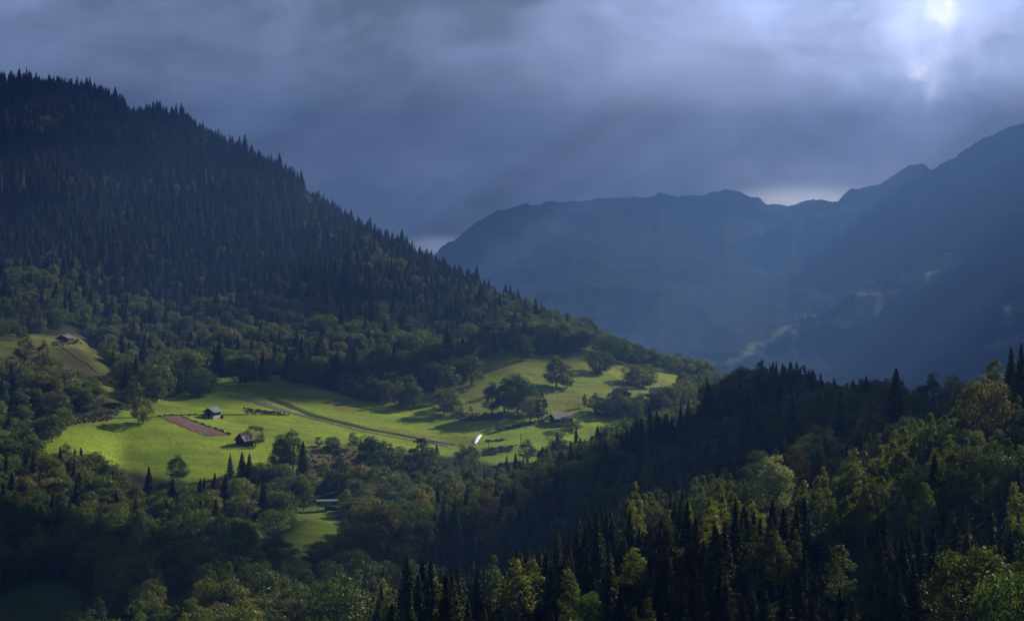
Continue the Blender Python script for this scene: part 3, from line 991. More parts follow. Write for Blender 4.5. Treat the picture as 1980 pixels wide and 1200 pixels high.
# ------------------------------------------------------------------ the trees that stand out in the photograph
# kind, px, base py, height px, width px, variant, tint, label
SILV = (1.9, 1.8, 2.6)
DARK = (0.75, 0.8, 0.8)
RED = (1.55, 0.85, 0.75)
HEROES = [
    ('broad', 277, 820, 54, 42, 0, (1.3, 1.0, 0.9), 'lone round tree with a short trunk standing in the meadow left of the bare field'),
    ('broad', 494, 861, 40, 40, 3, (1.6, 0.95, 0.9), 'small reddish tree standing against the dark shed at the lower end of the field'),
    ('broad', 951, 800, 58, 30, 2, DARK, 'narrow dark tree at the left end of the big grove in the meadow'),
    ('broad', 975, 797, 62, 34, 4, DARK, 'tree with a visible trunk, second from the left in the big meadow grove'),
    ('broad', 1000, 797, 72, 48, 0, DARK, 'tallest broad tree in the middle of the big meadow grove'),
    ('broad', 1020, 802, 62, 40, 1, DARK, 'broad tree at the right side of the big meadow grove'),
    ('broad', 1026, 815, 50, 34, 3, (1.1, 1.1, 1.2), 'greyish tree in front of the right end of the big meadow grove'),
    ('birch', 1048, 816, 60, 24, 1, (0.35, 0.40, 0.5), 'dark cone shaped tree just left of the grey roofed barn'),
    ('broad', 1076, 748, 58, 38, 2, (0.9, 0.85, 0.8), 'taller tree of the pair standing alone on the upper meadow'),
    ('broad', 1096, 751, 42, 28, 3, DARK, 'lower right tree of the pair standing alone on the upper meadow'),
    ('broad', 1160, 720, 42, 42, 1, DARK, 'round dark tree on the upper meadow below the forest tip'),
    ('broad', 1221, 740, 34, 34, 3, RED, 'reddish brown tree at the left of the dark thicket on the upper meadow'),
    ('broad', 1243, 748, 44, 48, 1, DARK, 'wide dark tree right of the reddish one on the upper meadow'),
    ('broad', 859, 800, 48, 48, 0, (1.1, 1.15, 1.2), 'round grey green tree at the forest corner in the meadow middle'),
    ('broad', 883, 803, 28, 30, 3, DARK, 'small dark tree on the right foot of the round grey green corner tree'),
    ('broad', 798, 789, 48, 34, 2, (1.05, 1.05, 1.1), 'right end tree of the row along the upper edge of the meadow'),
    ('broad', 772, 786, 46, 30, 4, (1.05, 1.05, 1.1), 'pale tree second from the right end of the row along the upper meadow edge'),
    ('broad', 748, 781, 44, 32, 2, None, 'third tree from the right end of the row along the upper meadow edge'),
    ('broad', 722, 775, 42, 32, 0, DARK, 'dark tree at the left of the row along the upper meadow edge'),
    ('broad', 965, 834, 18, 16, 3, None, 'small round bush tree alone on the lower right meadow above the pole'),
    ('broad', 910, 797, 14, 8, 4, (1.5, 1.3, 1.2), 'tiny young tree on the bank left of the big meadow grove'),
    ('broad', 1130, 788, 28, 11, 4, DARK, 'slim dark young tree above the grey roofed barn'),
    ('broad', 726, 738, 60, 44, 4, (1.2, 1.1, 1.3), 'tall greyish tree rising at the foot of the forest above the row of trees'),
    ('broad', 304, 776, 70, 58, 0, (1.0, 1.05, 1.3), 'large silvery edged tree at the left upper corner of the bright meadow'),
    ('broad', 385, 765, 50, 56, 1, None, 'round green tree at the forest edge above the hut in the meadow'),
    ('broad', 371, 735, 56, 44, 2, (1.1, 1.15, 1.3), 'pale tree behind the round green one at the forest edge above the hut'),
    ('broad', 260, 790, 50, 36, 4, (1.1, 0.95, 0.9), 'brownish narrow tree below the tip of the grassy knoll'),
    ('broad', 108, 800, 44, 50, 1, (1.1, 0.9, 0.9), 'round brownish tree below the grassy knoll at the left'),
    ('broad', 37, 800, 42, 36, 2, None, 'single rounded tree near the left edge below the knoll'),
    ('broad', 100, 855, 58, 54, 0, None, 'dark round tree at the left corner of the bright meadow'),
    ('birch', 48, 705, 62, 40, 0, (0.8, 0.7, 0.8), 'tall thin leaved tree on the knoll near the left edge'),
    ('birch', 85, 715, 60, 30, 2, (0.8, 0.75, 0.8), 'thin leaved tree on the knoll below the brown hut'),
    ('broad', 343, 930, 52, 40, 2, (0.9, 0.95, 1.1), 'upright greyish tree poking into the lower edge of the bright meadow'),
    ('spruce', 288, 960, 60, 24, 0, None, 'single dark spruce among the broadleaf wood below the bright meadow'),
    ('spruce', 445, 925, 50, 18, 3, DARK, 'thin spruce left of the two dark spruces at the lower meadow edge'),
    ('spruce', 468, 935, 62, 30, 1, DARK, 'left of the two dark spruces at the lower meadow edge'),
    ('spruce', 482, 936, 60, 30, 4, DARK, 'right of the two dark spruces at the lower meadow edge'),
    ('broad', 508, 945, 56, 46, 1, DARK, 'round dark tree right of the two dark spruces at the lower meadow edge'),
    ('broad', 544, 915, 78, 46, 2, (0.9, 1.0, 1.1), 'tall tree at the left of the clump beside the brown bank'),
    ('broad', 566, 918, 90, 50, 4, (1.0, 1.05, 1.1), 'tallest pointed tree of the clump beside the brown bank'),
    ('spruce', 586, 925, 74, 34, 4, (1.1, 1.2, 1.5), 'dark full spruce at the right of the clump beside the brown bank'),
    ('broad', 617, 862, 19, 16, 3, (1.0, 1.0, 1.1), 'small round bush tree above the brown bank, left of the two bushes'),
    ('broad', 643, 868, 26, 30, 1, DARK, 'low dark bush tree behind the brown bank in the meadow'),
    ('broad', 683, 868, 34, 22, 4, (1.1, 1.0, 0.9), 'upright small tree at the right end of the brown bank'),
    ('birch', 652, 898, 40, 20, 1, (0.6, 0.6, 0.9), 'slim pointed tree in front of the brown bank'),
    ('broad', 715, 925, 88, 62, 0, (0.7, 0.75, 0.8), 'big dark tree rising over the track right of the brown bank'),
    ('broad', 745, 920, 70, 50, 4, None, 'lighter tree touching the big dark tree beside the track'),
    ('birch', 815, 935, 90, 66, 0, (0.55, 0.6, 0.85), 'tall olive tree whose top reaches over the track'),
    ('broad', 905, 925, 68, 44, 0, (0.8, 0.95, 1.1), 'dark round tree left of the utility pole below the meadow'),
    ('broad', 893, 918, 62, 30, 4, (1.3, 1.3, 1.6), 'silvery tree behind the round one left of the utility pole'),
    ('broad', 1018, 890, 42, 34, 4, DARK, 'leaning dark bush tree at the right meadow corner by the second pole'),
    ('broad', 536, 1040, 60, 76, 1, (0.9, 0.9, 0.9), 'wide dark tree left of the small striped clearing'),
    ('broad', 470, 1010, 56, 60, 0, (1.1, 1.15, 1.5), 'round tree with pale grey leaves in the wood below the spruces'),
    ('broad', 545, 1005, 52, 46, 2, (0.8, 0.8, 0.9), 'rounded dark tree at the upper left of the small clearing'),
    ('broad', 622, 1090, 46, 50, 0, (1.7, 1.0, 0.7), 'orange tinted tree below the small striped clearing'),
    ('birch', 668, 1000, 56, 34, 3, (1.1, 1.1, 0.7), 'yellow green tree above the shelter with the green sheet'),
    ('broad', 345, 1150, 66, 56, 1, None, 'rounded tree on the crest of the lower left spur'),
    ('broad', 224, 1205, 66, 34, 2, None, 'tall bare stemmed tree at the foot of the lower left spur'),
    # the near slope on the right
    ('birch', 1152, 798, 40, 34, 2, (0.55, 0.6, 0.75), 'greyish thin crowned tree between the barn and the red chalet'),
    ('birch', 1178, 800, 42, 26, 1, (0.6, 0.65, 0.7), 'slim tree in front of the red chalet, nearest its left wall'),
    ('broad', 1168, 806, 32, 34, 1, DARK, 'low dark tree between the barn and the red chalet'),
    ('broad', 1212, 800, 34, 40, 0, None, 'leafy tree covering the lower front of the red chalet'),
    ('broad', 1238, 800, 38, 34, 2, None, 'tree filling the gap between the red chalet and the blue roofed house'),
    ('broad', 1262, 796, 36, 30, 4, DARK, 'dark tree in front of the blue roofed house'),
    ('broad', 1290, 800, 52, 44, 0, (0.8, 0.75, 0.7), 'brownish dark tree on the ridge end beside the blue roofed house'),
    ('broad', 1106, 832, 30, 44, 3, (1.0, 0.9, 0.8), 'bushy tree top in front of the right part of the grey roofed barn'),
    ('broad', 1196, 806, 46, 30, 4, (0.8, 0.85, 0.9), 'pointed tree hiding the middle of the red chalet'),
    ('broad', 1276, 806, 48, 36, 2, (0.8, 0.8, 0.8), 'taller dark tree hiding most of the blue roofed house'),
    ('broad', 1226, 812, 44, 40, 1, (0.9, 0.9, 0.8), 'wide olive tree below the red chalet, half over its right corner'),
    ('broad', 1318, 790, 50, 48, 1, (0.8, 0.8, 0.7), 'dark rounded tree on the ridge end, next to the brownish one'),
    ('broad', 1008, 697, 48, 42, 0, (1.0, 1.05, 1.0), 'round tree at the lower tip of the tree rib right of the steep meadow gully'),
    ('broad', 986, 680, 46, 40, 2, None, 'tree just above the lower tip of the rib right of the steep gully'),
    ('broad', 968, 655, 44, 38, 4, (1.1, 1.1, 1.1), 'pale topped tree in the upper half of the rib right of the steep gully'),
    ('broad', 928, 692, 52, 44, 0, (1.1, 1.15, 1.1), 'large round tree at the left shoulder of the steep meadow gully'),
    ('broad', 905, 668, 48, 44, 1, None, 'broad crown above the left shoulder of the steep gully'),
    ('broad', 912, 745, 56, 44, 4, (1.2, 0.95, 0.9), 'brownish tree at the forest corner below the steep gully'),
    ('broad', 882, 752, 52, 40, 2, (1.2, 0.95, 0.95), 'brownish upright tree left of the one at the corner below the gully'),
    ('broad', 868, 770, 60, 40, 4, (1.1, 1.1, 1.2), 'greyish pointed tree right behind the round corner tree'),
    ('broad', 838, 752, 50, 42, 0, None, 'rounded tree in the forest edge uphill of the round corner tree'),
    ('broad', 812, 735, 52, 42, 2, (1.1, 1.1, 1.3), 'pale crowned tree in the forest edge above the end of the tree row'),
    ('broad', 795, 690, 50, 42, 1, (1.15, 1.15, 1.3), 'silvery round tree well inside the forest above the tree row'),
    ('broad', 1131, 676, 38, 26, 2, None, 'narrow round tree at the top end of the upper meadow'),
    ('broad', 1188, 700, 44, 50, 1, (0.85, 0.9, 0.9), 'wide dark tree at the forest edge behind the round one on the upper meadow'),
    ('broad', 1222, 708, 40, 50, 0, None, 'wide tree at the forest edge above the dark thicket'),
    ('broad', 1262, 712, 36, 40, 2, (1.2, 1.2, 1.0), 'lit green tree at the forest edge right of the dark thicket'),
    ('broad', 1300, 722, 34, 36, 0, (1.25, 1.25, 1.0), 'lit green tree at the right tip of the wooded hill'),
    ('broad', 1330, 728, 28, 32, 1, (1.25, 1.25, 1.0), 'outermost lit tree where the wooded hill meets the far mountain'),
    ('broad', 583, 740, 44, 50, 1, (0.9, 0.9, 0.85), 'broad dull tree at the forest foot above the stony track'),
    ('broad', 465, 745, 52, 50, 0, (0.75, 0.8, 0.8), 'dark round tree at the forest foot above the start of the track'),
    ('broad', 950, 765, 20, 22, 3, None, 'small bushy tree behind the left end of the big meadow grove'),
    ('spruce', 1733, 862, 152, 70, 4, DARK, 'tallest dark spruce of the right slope, rising against the blue mountain'),
    ('spruce', 1533, 880, 120, 46, 3, DARK, 'open branched dark spruce in the middle of the right slope'),
    ('spruce', 1625, 870, 112, 42, 3, DARK, 'slim dark spruce left of the tallest spruce on the right slope'),
    ('spruce', 1462, 905, 118, 62, 1, DARK, 'broad dark spruce left of the open branched one'),
    ('spruce', 1400, 945, 126, 56, 0, DARK, 'dark spruce at the left shoulder of the right slope'),
    ('spruce', 1955, 800, 130, 44, 1, DARK, 'dark spruce at the right edge of the picture on the skyline'),
    ('spruce', 1975, 800, 138, 40, 2, DARK, 'outermost dark spruce at the right edge of the picture'),
    ('broad', 1905, 860, 140, 90, 1, (0.85, 0.68, 0.95), 'dull brownish grey tree near the right edge of the slope'),
    ('broad', 1845, 800, 100, 66, 2, (1.0, 1.05, 0.85), 'bright green tree on the skyline left of the right edge spruces'),
    ('birch', 1925, 790, 110, 60, 0, (0.9, 0.9, 0.9), 'yellow green tree on the skyline beside the right edge spruces'),
    ('birch', 1800, 830, 110, 66, 2, (0.9, 0.9, 0.9), 'light green tree right of the tallest spruce on the skyline'),
    ('broad', 1497, 1010, 134, 78, 2, (3.6, 2.9, 6.5), 'silvery white leaved tree in the middle of the right slope'),
    ('birch', 1545, 950, 92, 48, 2, (1.5, 0.95, 0.9), 'yellow brown tree right of the silvery white one'),
    ('birch', 1862, 1030, 120, 60, 1, (1.2, 1.2, 1.0), 'tall light green pointed birch on the right slope'),
    ('birch', 1785, 1060, 130, 60, 0, (1.25, 1.25, 1.0), 'wide light green birch in the middle of the lit row on the right slope'),
    ('birch', 1738, 1060, 120, 46, 2, (1.2, 1.2, 1.0), 'light green birch left of the wide one in the lit row'),
    ('birch', 1673, 1055, 138, 36, 1, (1.1, 1.2, 1.0), 'spire shaped light birch at the left of the lit row on the right slope'),
    ('birch', 1605, 1070, 110, 42, 3, (1.1, 1.1, 0.9), 'pointed olive birch left of the spire shaped one'),
    ('birch', 1460, 1160, 150, 44, 1, (1.1, 1.1, 0.9), 'tall narrow birch in the lower middle of the right slope'),
    ('birch', 1500, 1150, 130, 60, 2, (1.1, 1.1, 0.9), 'fuller birch just right of the tall narrow one'),
    ('birch', 1625, 1190, 140, 62, 0, (1.0, 1.0, 0.9), 'grey green birch with a drooping crown near the lower right'),
    ('broad', 1870, 1260, 215, 165, 0, (0.8, 0.8, 0.65), 'very large round olive tree in the lower right foreground'),
    ('broad', 1960, 1290, 200, 140, 1, (0.85, 1.0, 0.7), 'leafy green tree in the bottom right corner'),
    ('birch', 1000, 1225, 150, 70, 2, (1.0, 1.0, 0.9), 'rounded birch with a dense crown at the bottom centre'),
    ('birch', 955, 1190, 120, 42, 1, (1.1, 1.0, 0.9), 'slender yellowish birch at the top of the bottom centre group'),
    ('birch', 1030, 1210, 130, 56, 0, (1.0, 1.0, 0.9), 'birch right of the dense crowned one at the bottom centre'),
    ('broad', 1135, 1230, 88, 60, 0, (0.95, 1.35, 0.7), 'fresh bright green bushy tree at the bottom centre'),
    ('birch', 1100, 1225, 128, 44, 3, (0.8, 0.9, 0.8), 'open branched young tree left of the fresh green one'),
    ('birch', 1225, 1150, 96, 56, 2, (1.1, 1.15, 0.9), 'light crowned birch in the dark part right of the bottom centre'),
    ('broad', 655, 1255, 148, 130, 1, (0.8, 0.85, 0.7), 'large dark rounded tree at the bottom left of centre'),
]
placed = []
for (kind, px, py, hp, wp, v, tint, label) in HEROES:
    p = hit(px, py)
    if kind == 'broad' and 690 < py < 812 and hp > 30:
        hp, wp = hp * 1.1, wp * 1.16
    m_per_px = p.y / F
    h_ = hp * m_per_px
    w_ = wp * m_per_px
    sz = h_ / DIM[kind][v][1]
    sxy = w_ / DIM[kind][v][0]
    put_tree(kind, v, (p.x, p.y, p.z - 0.1), sxy, sz, random.uniform(0, 6.28), label, None, tint, whole=hp < 30)
    placed.append((p.x, p.y, w_ / 2, px, py, hp, wp))
placed = np.array(placed)
placed_kind = [h[0] for h in HEROES]

# ------------------------------------------------------------------ the forest
def region(u, py, Y):
    if Y > 1000 or (Y > 845 and not (py > 600 and u < 230)):
        return 'hill'
    if u < 235 and py < 800:
        return 'knoll'
    if u > 640 and Y < 490:
        return 'near'
    if u > 740 and Y < 765:
        return 'ridge'
    if Y < 612 and u <= 740:
        return 'spur'
    return 'wood'


def build_forest():
    T = []
    y = 120.0
    while y < 1720:
        st = 6.4 if y < 700 else (6.8 if y < 1000 else 7.4)
        x0 = (-240 - CX) / F * y
        x1 = ((2230 if y > 760 else 2640) - CX) / F * y
        nx = int((x1 - x0) / st)
        xs = x0 + (np.arange(nx) + rng.uniform(-.45, .45, nx)) * st
        ys = y + rng.uniform(-.45, .45, nx) * st
        T.append(np.stack([xs, ys], 1))
        y += st
    T = np.concatenate(T)
    x, y = T[:, 0], T[:, 1]
    u = CX + F * x / y
    zt = ht(u, y)
    py = HY - F * zt / y
    n = len(x)
    patch = fbm(x / 60, y / 60, 3, 71)
    patch2 = fbm(x / 25, y / 25, 2, 72)
    rnd = rng.random(n)
    rnd2 = rng.random(n)
    rec = []
    iu = np.clip(((u - UU[0]) / 5).astype(int), 0, len(UU) - 1)
    iy = np.clip(np.searchsorted(YY, y) - 1, 0, len(YY) - 1)
    for i in range(n):
        reg = region(u[i], py[i], y[i])
        a = patch[i]
        if reg == 'hill':
            low = np.clip((py[i] - 480) / 220, 0, 1)
            right = np.clip((u[i] - 880) / 300, 0, 1)
            left = 1.0 if (u[i] < 170 and py[i] > 540) else 0.0
            pb = 0.10 + 0.62 * low + 0.45 * right + 0.5 * left + (a - 0.5) * 1.1
            if py[i] < 500 and u[i] < 600:
                pb -= 0.1
            kind = 'broad' if rnd[i] < pb else 'spruce'
            hs = 0.62 if kind == 'spruce' else 0.66
            if kind == 'broad' and py[i] < 600:
                hs = 0.5
        elif reg == 'knoll':
            kind = 'broad' if rnd[i] < 0.85 else ('birch' if rnd2[i] < 0.6 else 'spruce')
            hs = 0.60
        elif reg == 'wood':
            kind = 'broad' if rnd[i] < 0.86 + (a - .5) else 'spruce'
            hs = 0.74
        elif reg == 'spur':
            kind = 'broad' if rnd[i] < 0.85 else 'birch'
            hs = 0.80
        elif reg == 'ridge':
            pb = 0.64 + (a - 0.5) * 2.4 + (0.5 if 1180 < u[i] < 1480 and y[i] > 690 else 0)
            kind = 'spruce' if rnd[i] > pb else ('broad' if rnd2[i] < 0.7 else 'birch')
            hs = 0.57 if kind == 'spruce' else 0.72
        else:
            pb = 0.54 + (a - 0.5) * 2.6 + (0.25 if y[i] < 300 else 0)
            if rnd[i] > pb:
                kind = 'spruce'
            else:
                kind = 'broad' if rnd2[i] < 0.28 else 'birch'
            hs = 0.74 if kind == 'spruce' else (0.84 if kind == 'birch' else 0.68)
        s = hs * math.exp(rng.normal() * (0.17 if reg == 'hill' and kind == 'spruce' else (0.09 if reg == 'ridge' else 0.13))) * (0.68 + 0.68 * patch2[i])
        h_ = PH[kind] * s
        wd = PW[kind] * s * rng.uniform(0.85, 1.2) * ((1.75 if reg == 'hill' else 1.62) if kind == 'spruce' else 1.12) * (1.15 if kind == 'broad' and reg in ('hill', 'knoll', 'wood') else 1.0)
        rec.append((kind, reg, x[i], y[i], zt[i], u[i], py[i], h_, wd, iu[i], iy[i]))
    # rejections
    U_ = np.array([r_[5] for r_ in rec])
    PB = np.array([r_[6] for r_ in rec])
    HP = np.array([r_[7] for r_ in rec]) * F / y
    WP = np.array([r_[8] for r_ in rec]) * F / y
    bad = np.zeros(n, bool)
    for poly in CLEAR:
        for (du, dv) in ((0, 0), (0, .25), (0, .5), (0, .75), (0, 1.0), (-.35, .5), (.35, .5), (-.25, .85), (.25, .85), (-.3, .2), (.3, .2)):
            bad |= inpoly(U_ + du * WP, PB - dv * HP, poly)
    cv = cover(U_, PB)
    bad |= (cv > 0) & (y > 700) & (rng.random(n) < 0.9)
    for (hx, hy, hr, px, pyb, hp, wp) in placed:
        bad |= (np.hypot(x - hx, y - hy) < hr * 0.8 + 1.2)
        top = PB - HP
        bad |= (y < hy) & (np.abs(U_ - px) < wp * 0.5 + WP * 0.3) & (top < pyb - hp * 0.42) & (PB > pyb - hp)
    # keep wholly hidden ones only where their shade or their tops could matter
    hid = (PB - HP) > HMIN[[r_[10] for r_ in rec], [r_[9] for r_ in rec]] + 4
    bad |= hid & (y > 1000)
    bad |= (y < 215) & (PB - HP < 1215) & (U_ > -60) & (U_ < 2040)
    bad |= (y < 215) & (zt + np.array([r_[7] for r_ in rec]) > -36)
    idx = np.nonzero(~bad)[0]
    return [rec[i] for i in idx]


REC = build_forest()
REC.sort(key=lambda r_: r_[3])
# which of them show most: a coarse picture painted from near to far
S3 = 2.5
BW, BH = int(1980 / S3), int(1200 / S3)
buf = np.zeros((BH, BW), bool)
ys_ = np.arange(BH) * S3 + S3 / 2
xs_ = np.arange(BW) * S3 + S3 / 2
vis = []
merged = [(r_[3], 0, k) for k, r_ in enumerate(REC)] + [(placed[k][1], 1, k) for k in range(len(placed))]
merged.sort()
visd = {}
for (yd, ty, k) in merged:
    if ty == 0:
        kind, reg, x, y, z_, u, py, h_, wd, iu, iy = REC[k]
        hp, wp = h_ * F / y, wd * F / y
        hm = HMIN[iy, iu] + 3
    else:
        _, _, _, u, py, hp, wp = placed[k]
        kind = placed_kind[k]
        hm = 1e9
    a, b = int((u - wp / 2) / S3), int((u + wp / 2) / S3) + 1
    c, d = int((py - hp) / S3), int(min(py, hm) / S3) + 1
    a, b, c, d = max(a, 0), min(b, BW), max(c, 0), min(d, BH)
    if a >= b or c >= d:
        visd[(ty, k)] = 0
        continue
    gx = np.abs(xs_[a:b] - u)[None, :] / (wp / 2)
    gy = (py - ys_[c:d])[:, None] / hp
    if kind == 'spruce':
        m_ = gx < (1 - gy) * 0.9 + 0.05
    else:
        m_ = gx ** 2 + ((gy - 0.56) / 0.46) ** 2 < 1
    sub = buf[c:d, a:b]
    visd[(ty, k)] = int((m_ & ~sub).sum())
    sub |= m_

REGW = {
    'near': ('on the near right slope', 'trees on the near right slope'),
    'ridge': ('on the middle ridge', 'trees on the dark middle ridge'),
    'spur': ('on the lower left spur', 'trees on the lower left spur'),
    'wood': ('in the wood below the meadow', 'trees in the wood below the bright meadow'),
    'knoll': ('around the grassy knoll', 'trees around the grassy knoll'),
    'hill': ('on the big wooded hill', 'trees on the big wooded hill'),
}
TONE = {'spruce': [('dark green', (0.85, 0.95, 0.9)), ('blackish', (0.6, 0.65, 0.7)), ('brownish', (1.12, 0.96, 0.86))],
        'broad': [('olive green', (1.05, 1.05, 0.85)), ('dark leaved', (0.7, 0.75, 0.75)), ('greyish green', (1.1, 1.1, 1.45)), ('yellowish green', (1.35, 1.25, 0.8))],
        'birch': [('light green', (1.0, 1.05, 0.9)), ('yellow green', (1.2, 1.1, 0.75)), ('dull green', (0.75, 0.8, 0.8))]}
LIM = {'spruce': 285, 'broad': 245, 'birch': 270}
order = sorted(range(len(REC)), key=lambda k: -visd[(0, k)])
cnt = {'spruce': 0, 'broad': 0, 'birch': 0}
indiv = set()
for k in order:
    kd = REC[k][0]
    if visd[(0, k)] > 3 and cnt[kd] < LIM[kd]:
        cnt[kd] += 1
        indiv.add(k)
print('forest', len(REC), 'single', cnt)
hl = [(h[1], h[2] - h[3] * 0.5, h[7]) for h in HEROES]


def where(u, py):
    """plain words for the place across the picture"""
    lr = ['outermost left', 'left', 'centre left', 'centre', 'centre right', 'right', 'outermost right'][int(np.clip(u / 1980 * 7, 0, 6))]
    tb = ['highest', 'upper', 'middle', 'lower', 'lowest'][int(np.clip((py - 150) / 1050 * 5, 0, 4))]
    return lr, tb


labels_used = {}
pend = {k_: [] for k_ in LIM}
sing = []
for k, r_ in enumerate(REC):
    kind, reg, x, y, z_, u, py, h_, wd, iu, iy = r_
    nv = len(PR[kind][0])
    if k in indiv:
        tone, tint = TONE[kind][int(rng.integers(len(TONE[kind])))]
        rel = h_ / PH[kind]
        size = 'tall' if rel > 0.92 else ('small' if rel < 0.68 else 'mid-sized')
        lr, tb = where(u, py - h_ * F / y)
        label = f"{size} {tone} {KS[kind].replace('leaf tree', 'leaf')} {REGW[reg][0]}, {tb} {lr}"
        # nearest landmark tree
        d = [(abs(px - u) + abs(pyy - (py - h_ * F / y / 2)), px, pyy, lb) for (px, pyy, lb) in hl]
        d.sort()
        sing.append((k, label, tint))
    else:
        pend[kind].append(r_)
cntl = {}
for k, label, tint in sing:
    cntl[label] = cntl.get(label, 0) + 1
ORD = ['leftmost', 'second from left', 'third from left', 'fourth from left', 'fifth from left', 'sixth from left', 'seventh from left', 'eighth from left', 'ninth from left', 'tenth from left', 'eleventh from left']
seen = {}
for k, label, tint in sorted(sing, key=lambda s: REC[s[0]][5]):
    kind, reg, x, y, z_, u, py, h_, wd, iu, iy = REC[k]
    if 1 < cntl[label] <= 12:
        i = seen.get(label, 0)
        seen[label] = i + 1
        label2 = label + ', ' + ('rightmost' if i == cntl[label] - 1 else ORD[i])
    else:
        label2 = label
    hp = h_ * F / y
    put_tree(kind, int(rng.integers(len(PR[kind][0]))), (x, y, z_ - 0.15), wd / PW[kind], h_ / PH[kind], rng.uniform(0, 6.28), label2, REGW[reg][1].replace('trees', {'spruce': 'spruces', 'broad': 'broadleaf trees', 'birch': 'birches'}[kind]), tint, whole=hp < 34)


def forest_stuff(name, label, cat, recs, coll, kind):
    """one object: the points of the remaining trees, a tree form set on each by geometry nodes"""
    n = len(recs)
    me = bpy.data.meshes.new(name)
    me.vertices.add(n)
    P_ = np.array([(r_[2], r_[3], r_[4] - 0.15) for r_ in recs], np.float32)
    me.vertices.foreach_set('co', P_.ravel())
    sc = me.attributes.new('tree_scale', 'FLOAT_VECTOR', 'POINT')
    S_ = np.array([(r_[8] / PW[kind], r_[8] / PW[kind], r_[7] / PH[kind]) for r_ in recs], np.float32)
    sc.data.foreach_set('vector', S_.ravel())
    ro = me.attributes.new('tree_turn', 'FLOAT_VECTOR', 'POINT')
    R_ = np.zeros((n, 3), np.float32)
    R_[:, 2] = rng.uniform(0, 6.28, n)
    R_[:, :2] = rng.normal(size=(n, 2)) * 0.03
    ro.data.foreach_set('vector', R_.ravel())
    ix = me.attributes.new('tree_form', 'INT', 'POINT')
    ix.data.foreach_set('value', rng.integers(0, len(PR[kind][0]), n).astype(np.int32))
    o = obj(name, me)
    ng = bpy.data.node_groups.new(name, 'GeometryNodeTree')
    ng.interface.new_socket('Geometry', in_out='INPUT', socket_type='NodeSocketGeometry')
    ng.interface.new_socket('Geometry', in_out='OUTPUT', socket_type='NodeSocketGeometry')
    gi = ng.nodes.new('NodeGroupInput')
    go = ng.nodes.new('NodeGroupOutput')
    ip = ng.nodes.new('GeometryNodeInstanceOnPoints')
    ci = ng.nodes.new('GeometryNodeCollectionInfo')
    ci.inputs['Collection'].default_value = coll
    ci.inputs['Separate Children'].default_value = True
    ci.inputs['Reset Children'].default_value = True
    ip.inputs['Pick Instance'].default_value = True

    def attr(nm, dt):
        a = ng.nodes.new('GeometryNodeInputNamedAttribute')
        a.data_type = dt
        a.inputs['Name'].default_value = nm
        return a.outputs['Attribute']
    ng.links.new(gi.outputs[0], ip.inputs['Points'])
    ng.links.new(ci.outputs[0], ip.inputs['Instance'])
    ng.links.new(attr('tree_form', 'INT'), ip.inputs['Instance Index'])
    ng.links.new(attr('tree_turn', 'FLOAT_VECTOR'), ip.inputs['Rotation'])
    ng.links.new(attr('tree_scale', 'FLOAT_VECTOR'), ip.inputs['Scale'])
    ng.links.new(ip.outputs[0], go.inputs[0])
    md = o.modifiers.new('trees', 'NODES')
    md.node_group = ng
    tag(o, label, cat, kind='stuff')
    return o


forest_stuff('spruce_forest', 'dense dark spruce forest covering the big hill and the slopes', 'forest', pend['spruce'], PR['spruce'][1], 'spruce')
forest_stuff('broadleaf_forest', 'round broadleaf trees of the woods around the meadow', 'forest', pend['broad'], PR['broad'][1], 'broad')
forest_stuff('birch_forest', 'light green slender birches between the spruces', 'forest', pend['birch'], PR['birch'][1], 'birch')


# low undergrowth on the scrubby banks (leaf clumps nobody could count)
def undergrowth(name, label, polys, n, mat, size, hgt):
    r = np.random.default_rng(5)
    Cs, Ss = [], []
    for poly, cnt_ in zip(polys, n):
        xs = [p[0] for p in poly]
        yy = [p[1] for p in poly]
        k = 0
        while k < cnt_:
            px, py = r.uniform(min(xs), max(xs)), r.uniform(min(yy), max(yy))
            if not inpoly(px, py, poly):
                continue
            k += 1
            p = hit(px, py)
            h_ = hgt * r.uniform(0.4, 1.3)
            m_ = 26
            d = r.normal(size=(m_, 3))
            d /= np.linalg.norm(d, axis=1, keepdims=True)
            d[:, 2] = np.abs(d[:, 2])
            Cs.append(np.array(p) + d * np.array([h_ * 1.1, h_ * 1.1, h_]) * r.uniform(0.7, 1.0, (m_, 1)))
            Ss.append(size * r.uniform(0.6, 1.3, m_))
    C = np.concatenate(Cs)
    V_ = quads(C, r.normal(size=C.shape) + np.array([0, 0, 0.8]), np.concatenate(Ss), 1.1, r=r)
    tag(obj(name, npmesh(name, V_, qf(len(V_)), [mat])), label, 'undergrowth', kind='stuff')


M_SCR = leaf_mat('scrub_leaves', [(0.0, (0.10, 0.085, 0.040)), (1.0, (0.09, 0.10, 0.04))], 0.1, 0.2)
undergrowth('undergrowth_scrub', 'brown and olive scrub on the banks in the meadow', SCRUB[:4] + [[(300, 803), (410, 800), (410, 803), (300, 806)], [(470, 789), (540, 797), (560, 803), (480, 800)],
            [(975, 826), (1060, 808), (1062, 812), (980, 832)], [(355, 806), (450, 840), (446, 842), (352, 808)], [(940, 852), (980, 848), (980, 851), (940, 856)], [(100, 662), (150, 656), (160, 664), (105, 670)]],
            [190, 170, 130, 120, 40, 110, 90, 70, 40, 110], M_SCR, 0.5, 0.45)
undergrowth('understorey', 'low leafy bushes under the trees of the lower left spur', [[(140, 1200), (300, 1160), (480, 1090), (600, 1050), (600, 1090), (420, 1160), (250, 1220)], [(0, 690), (100, 690), (190, 740), (180, 780), (60, 770), (0, 740)]], [260, 420], M_BRD, 0.6, 1.1)
#PART3

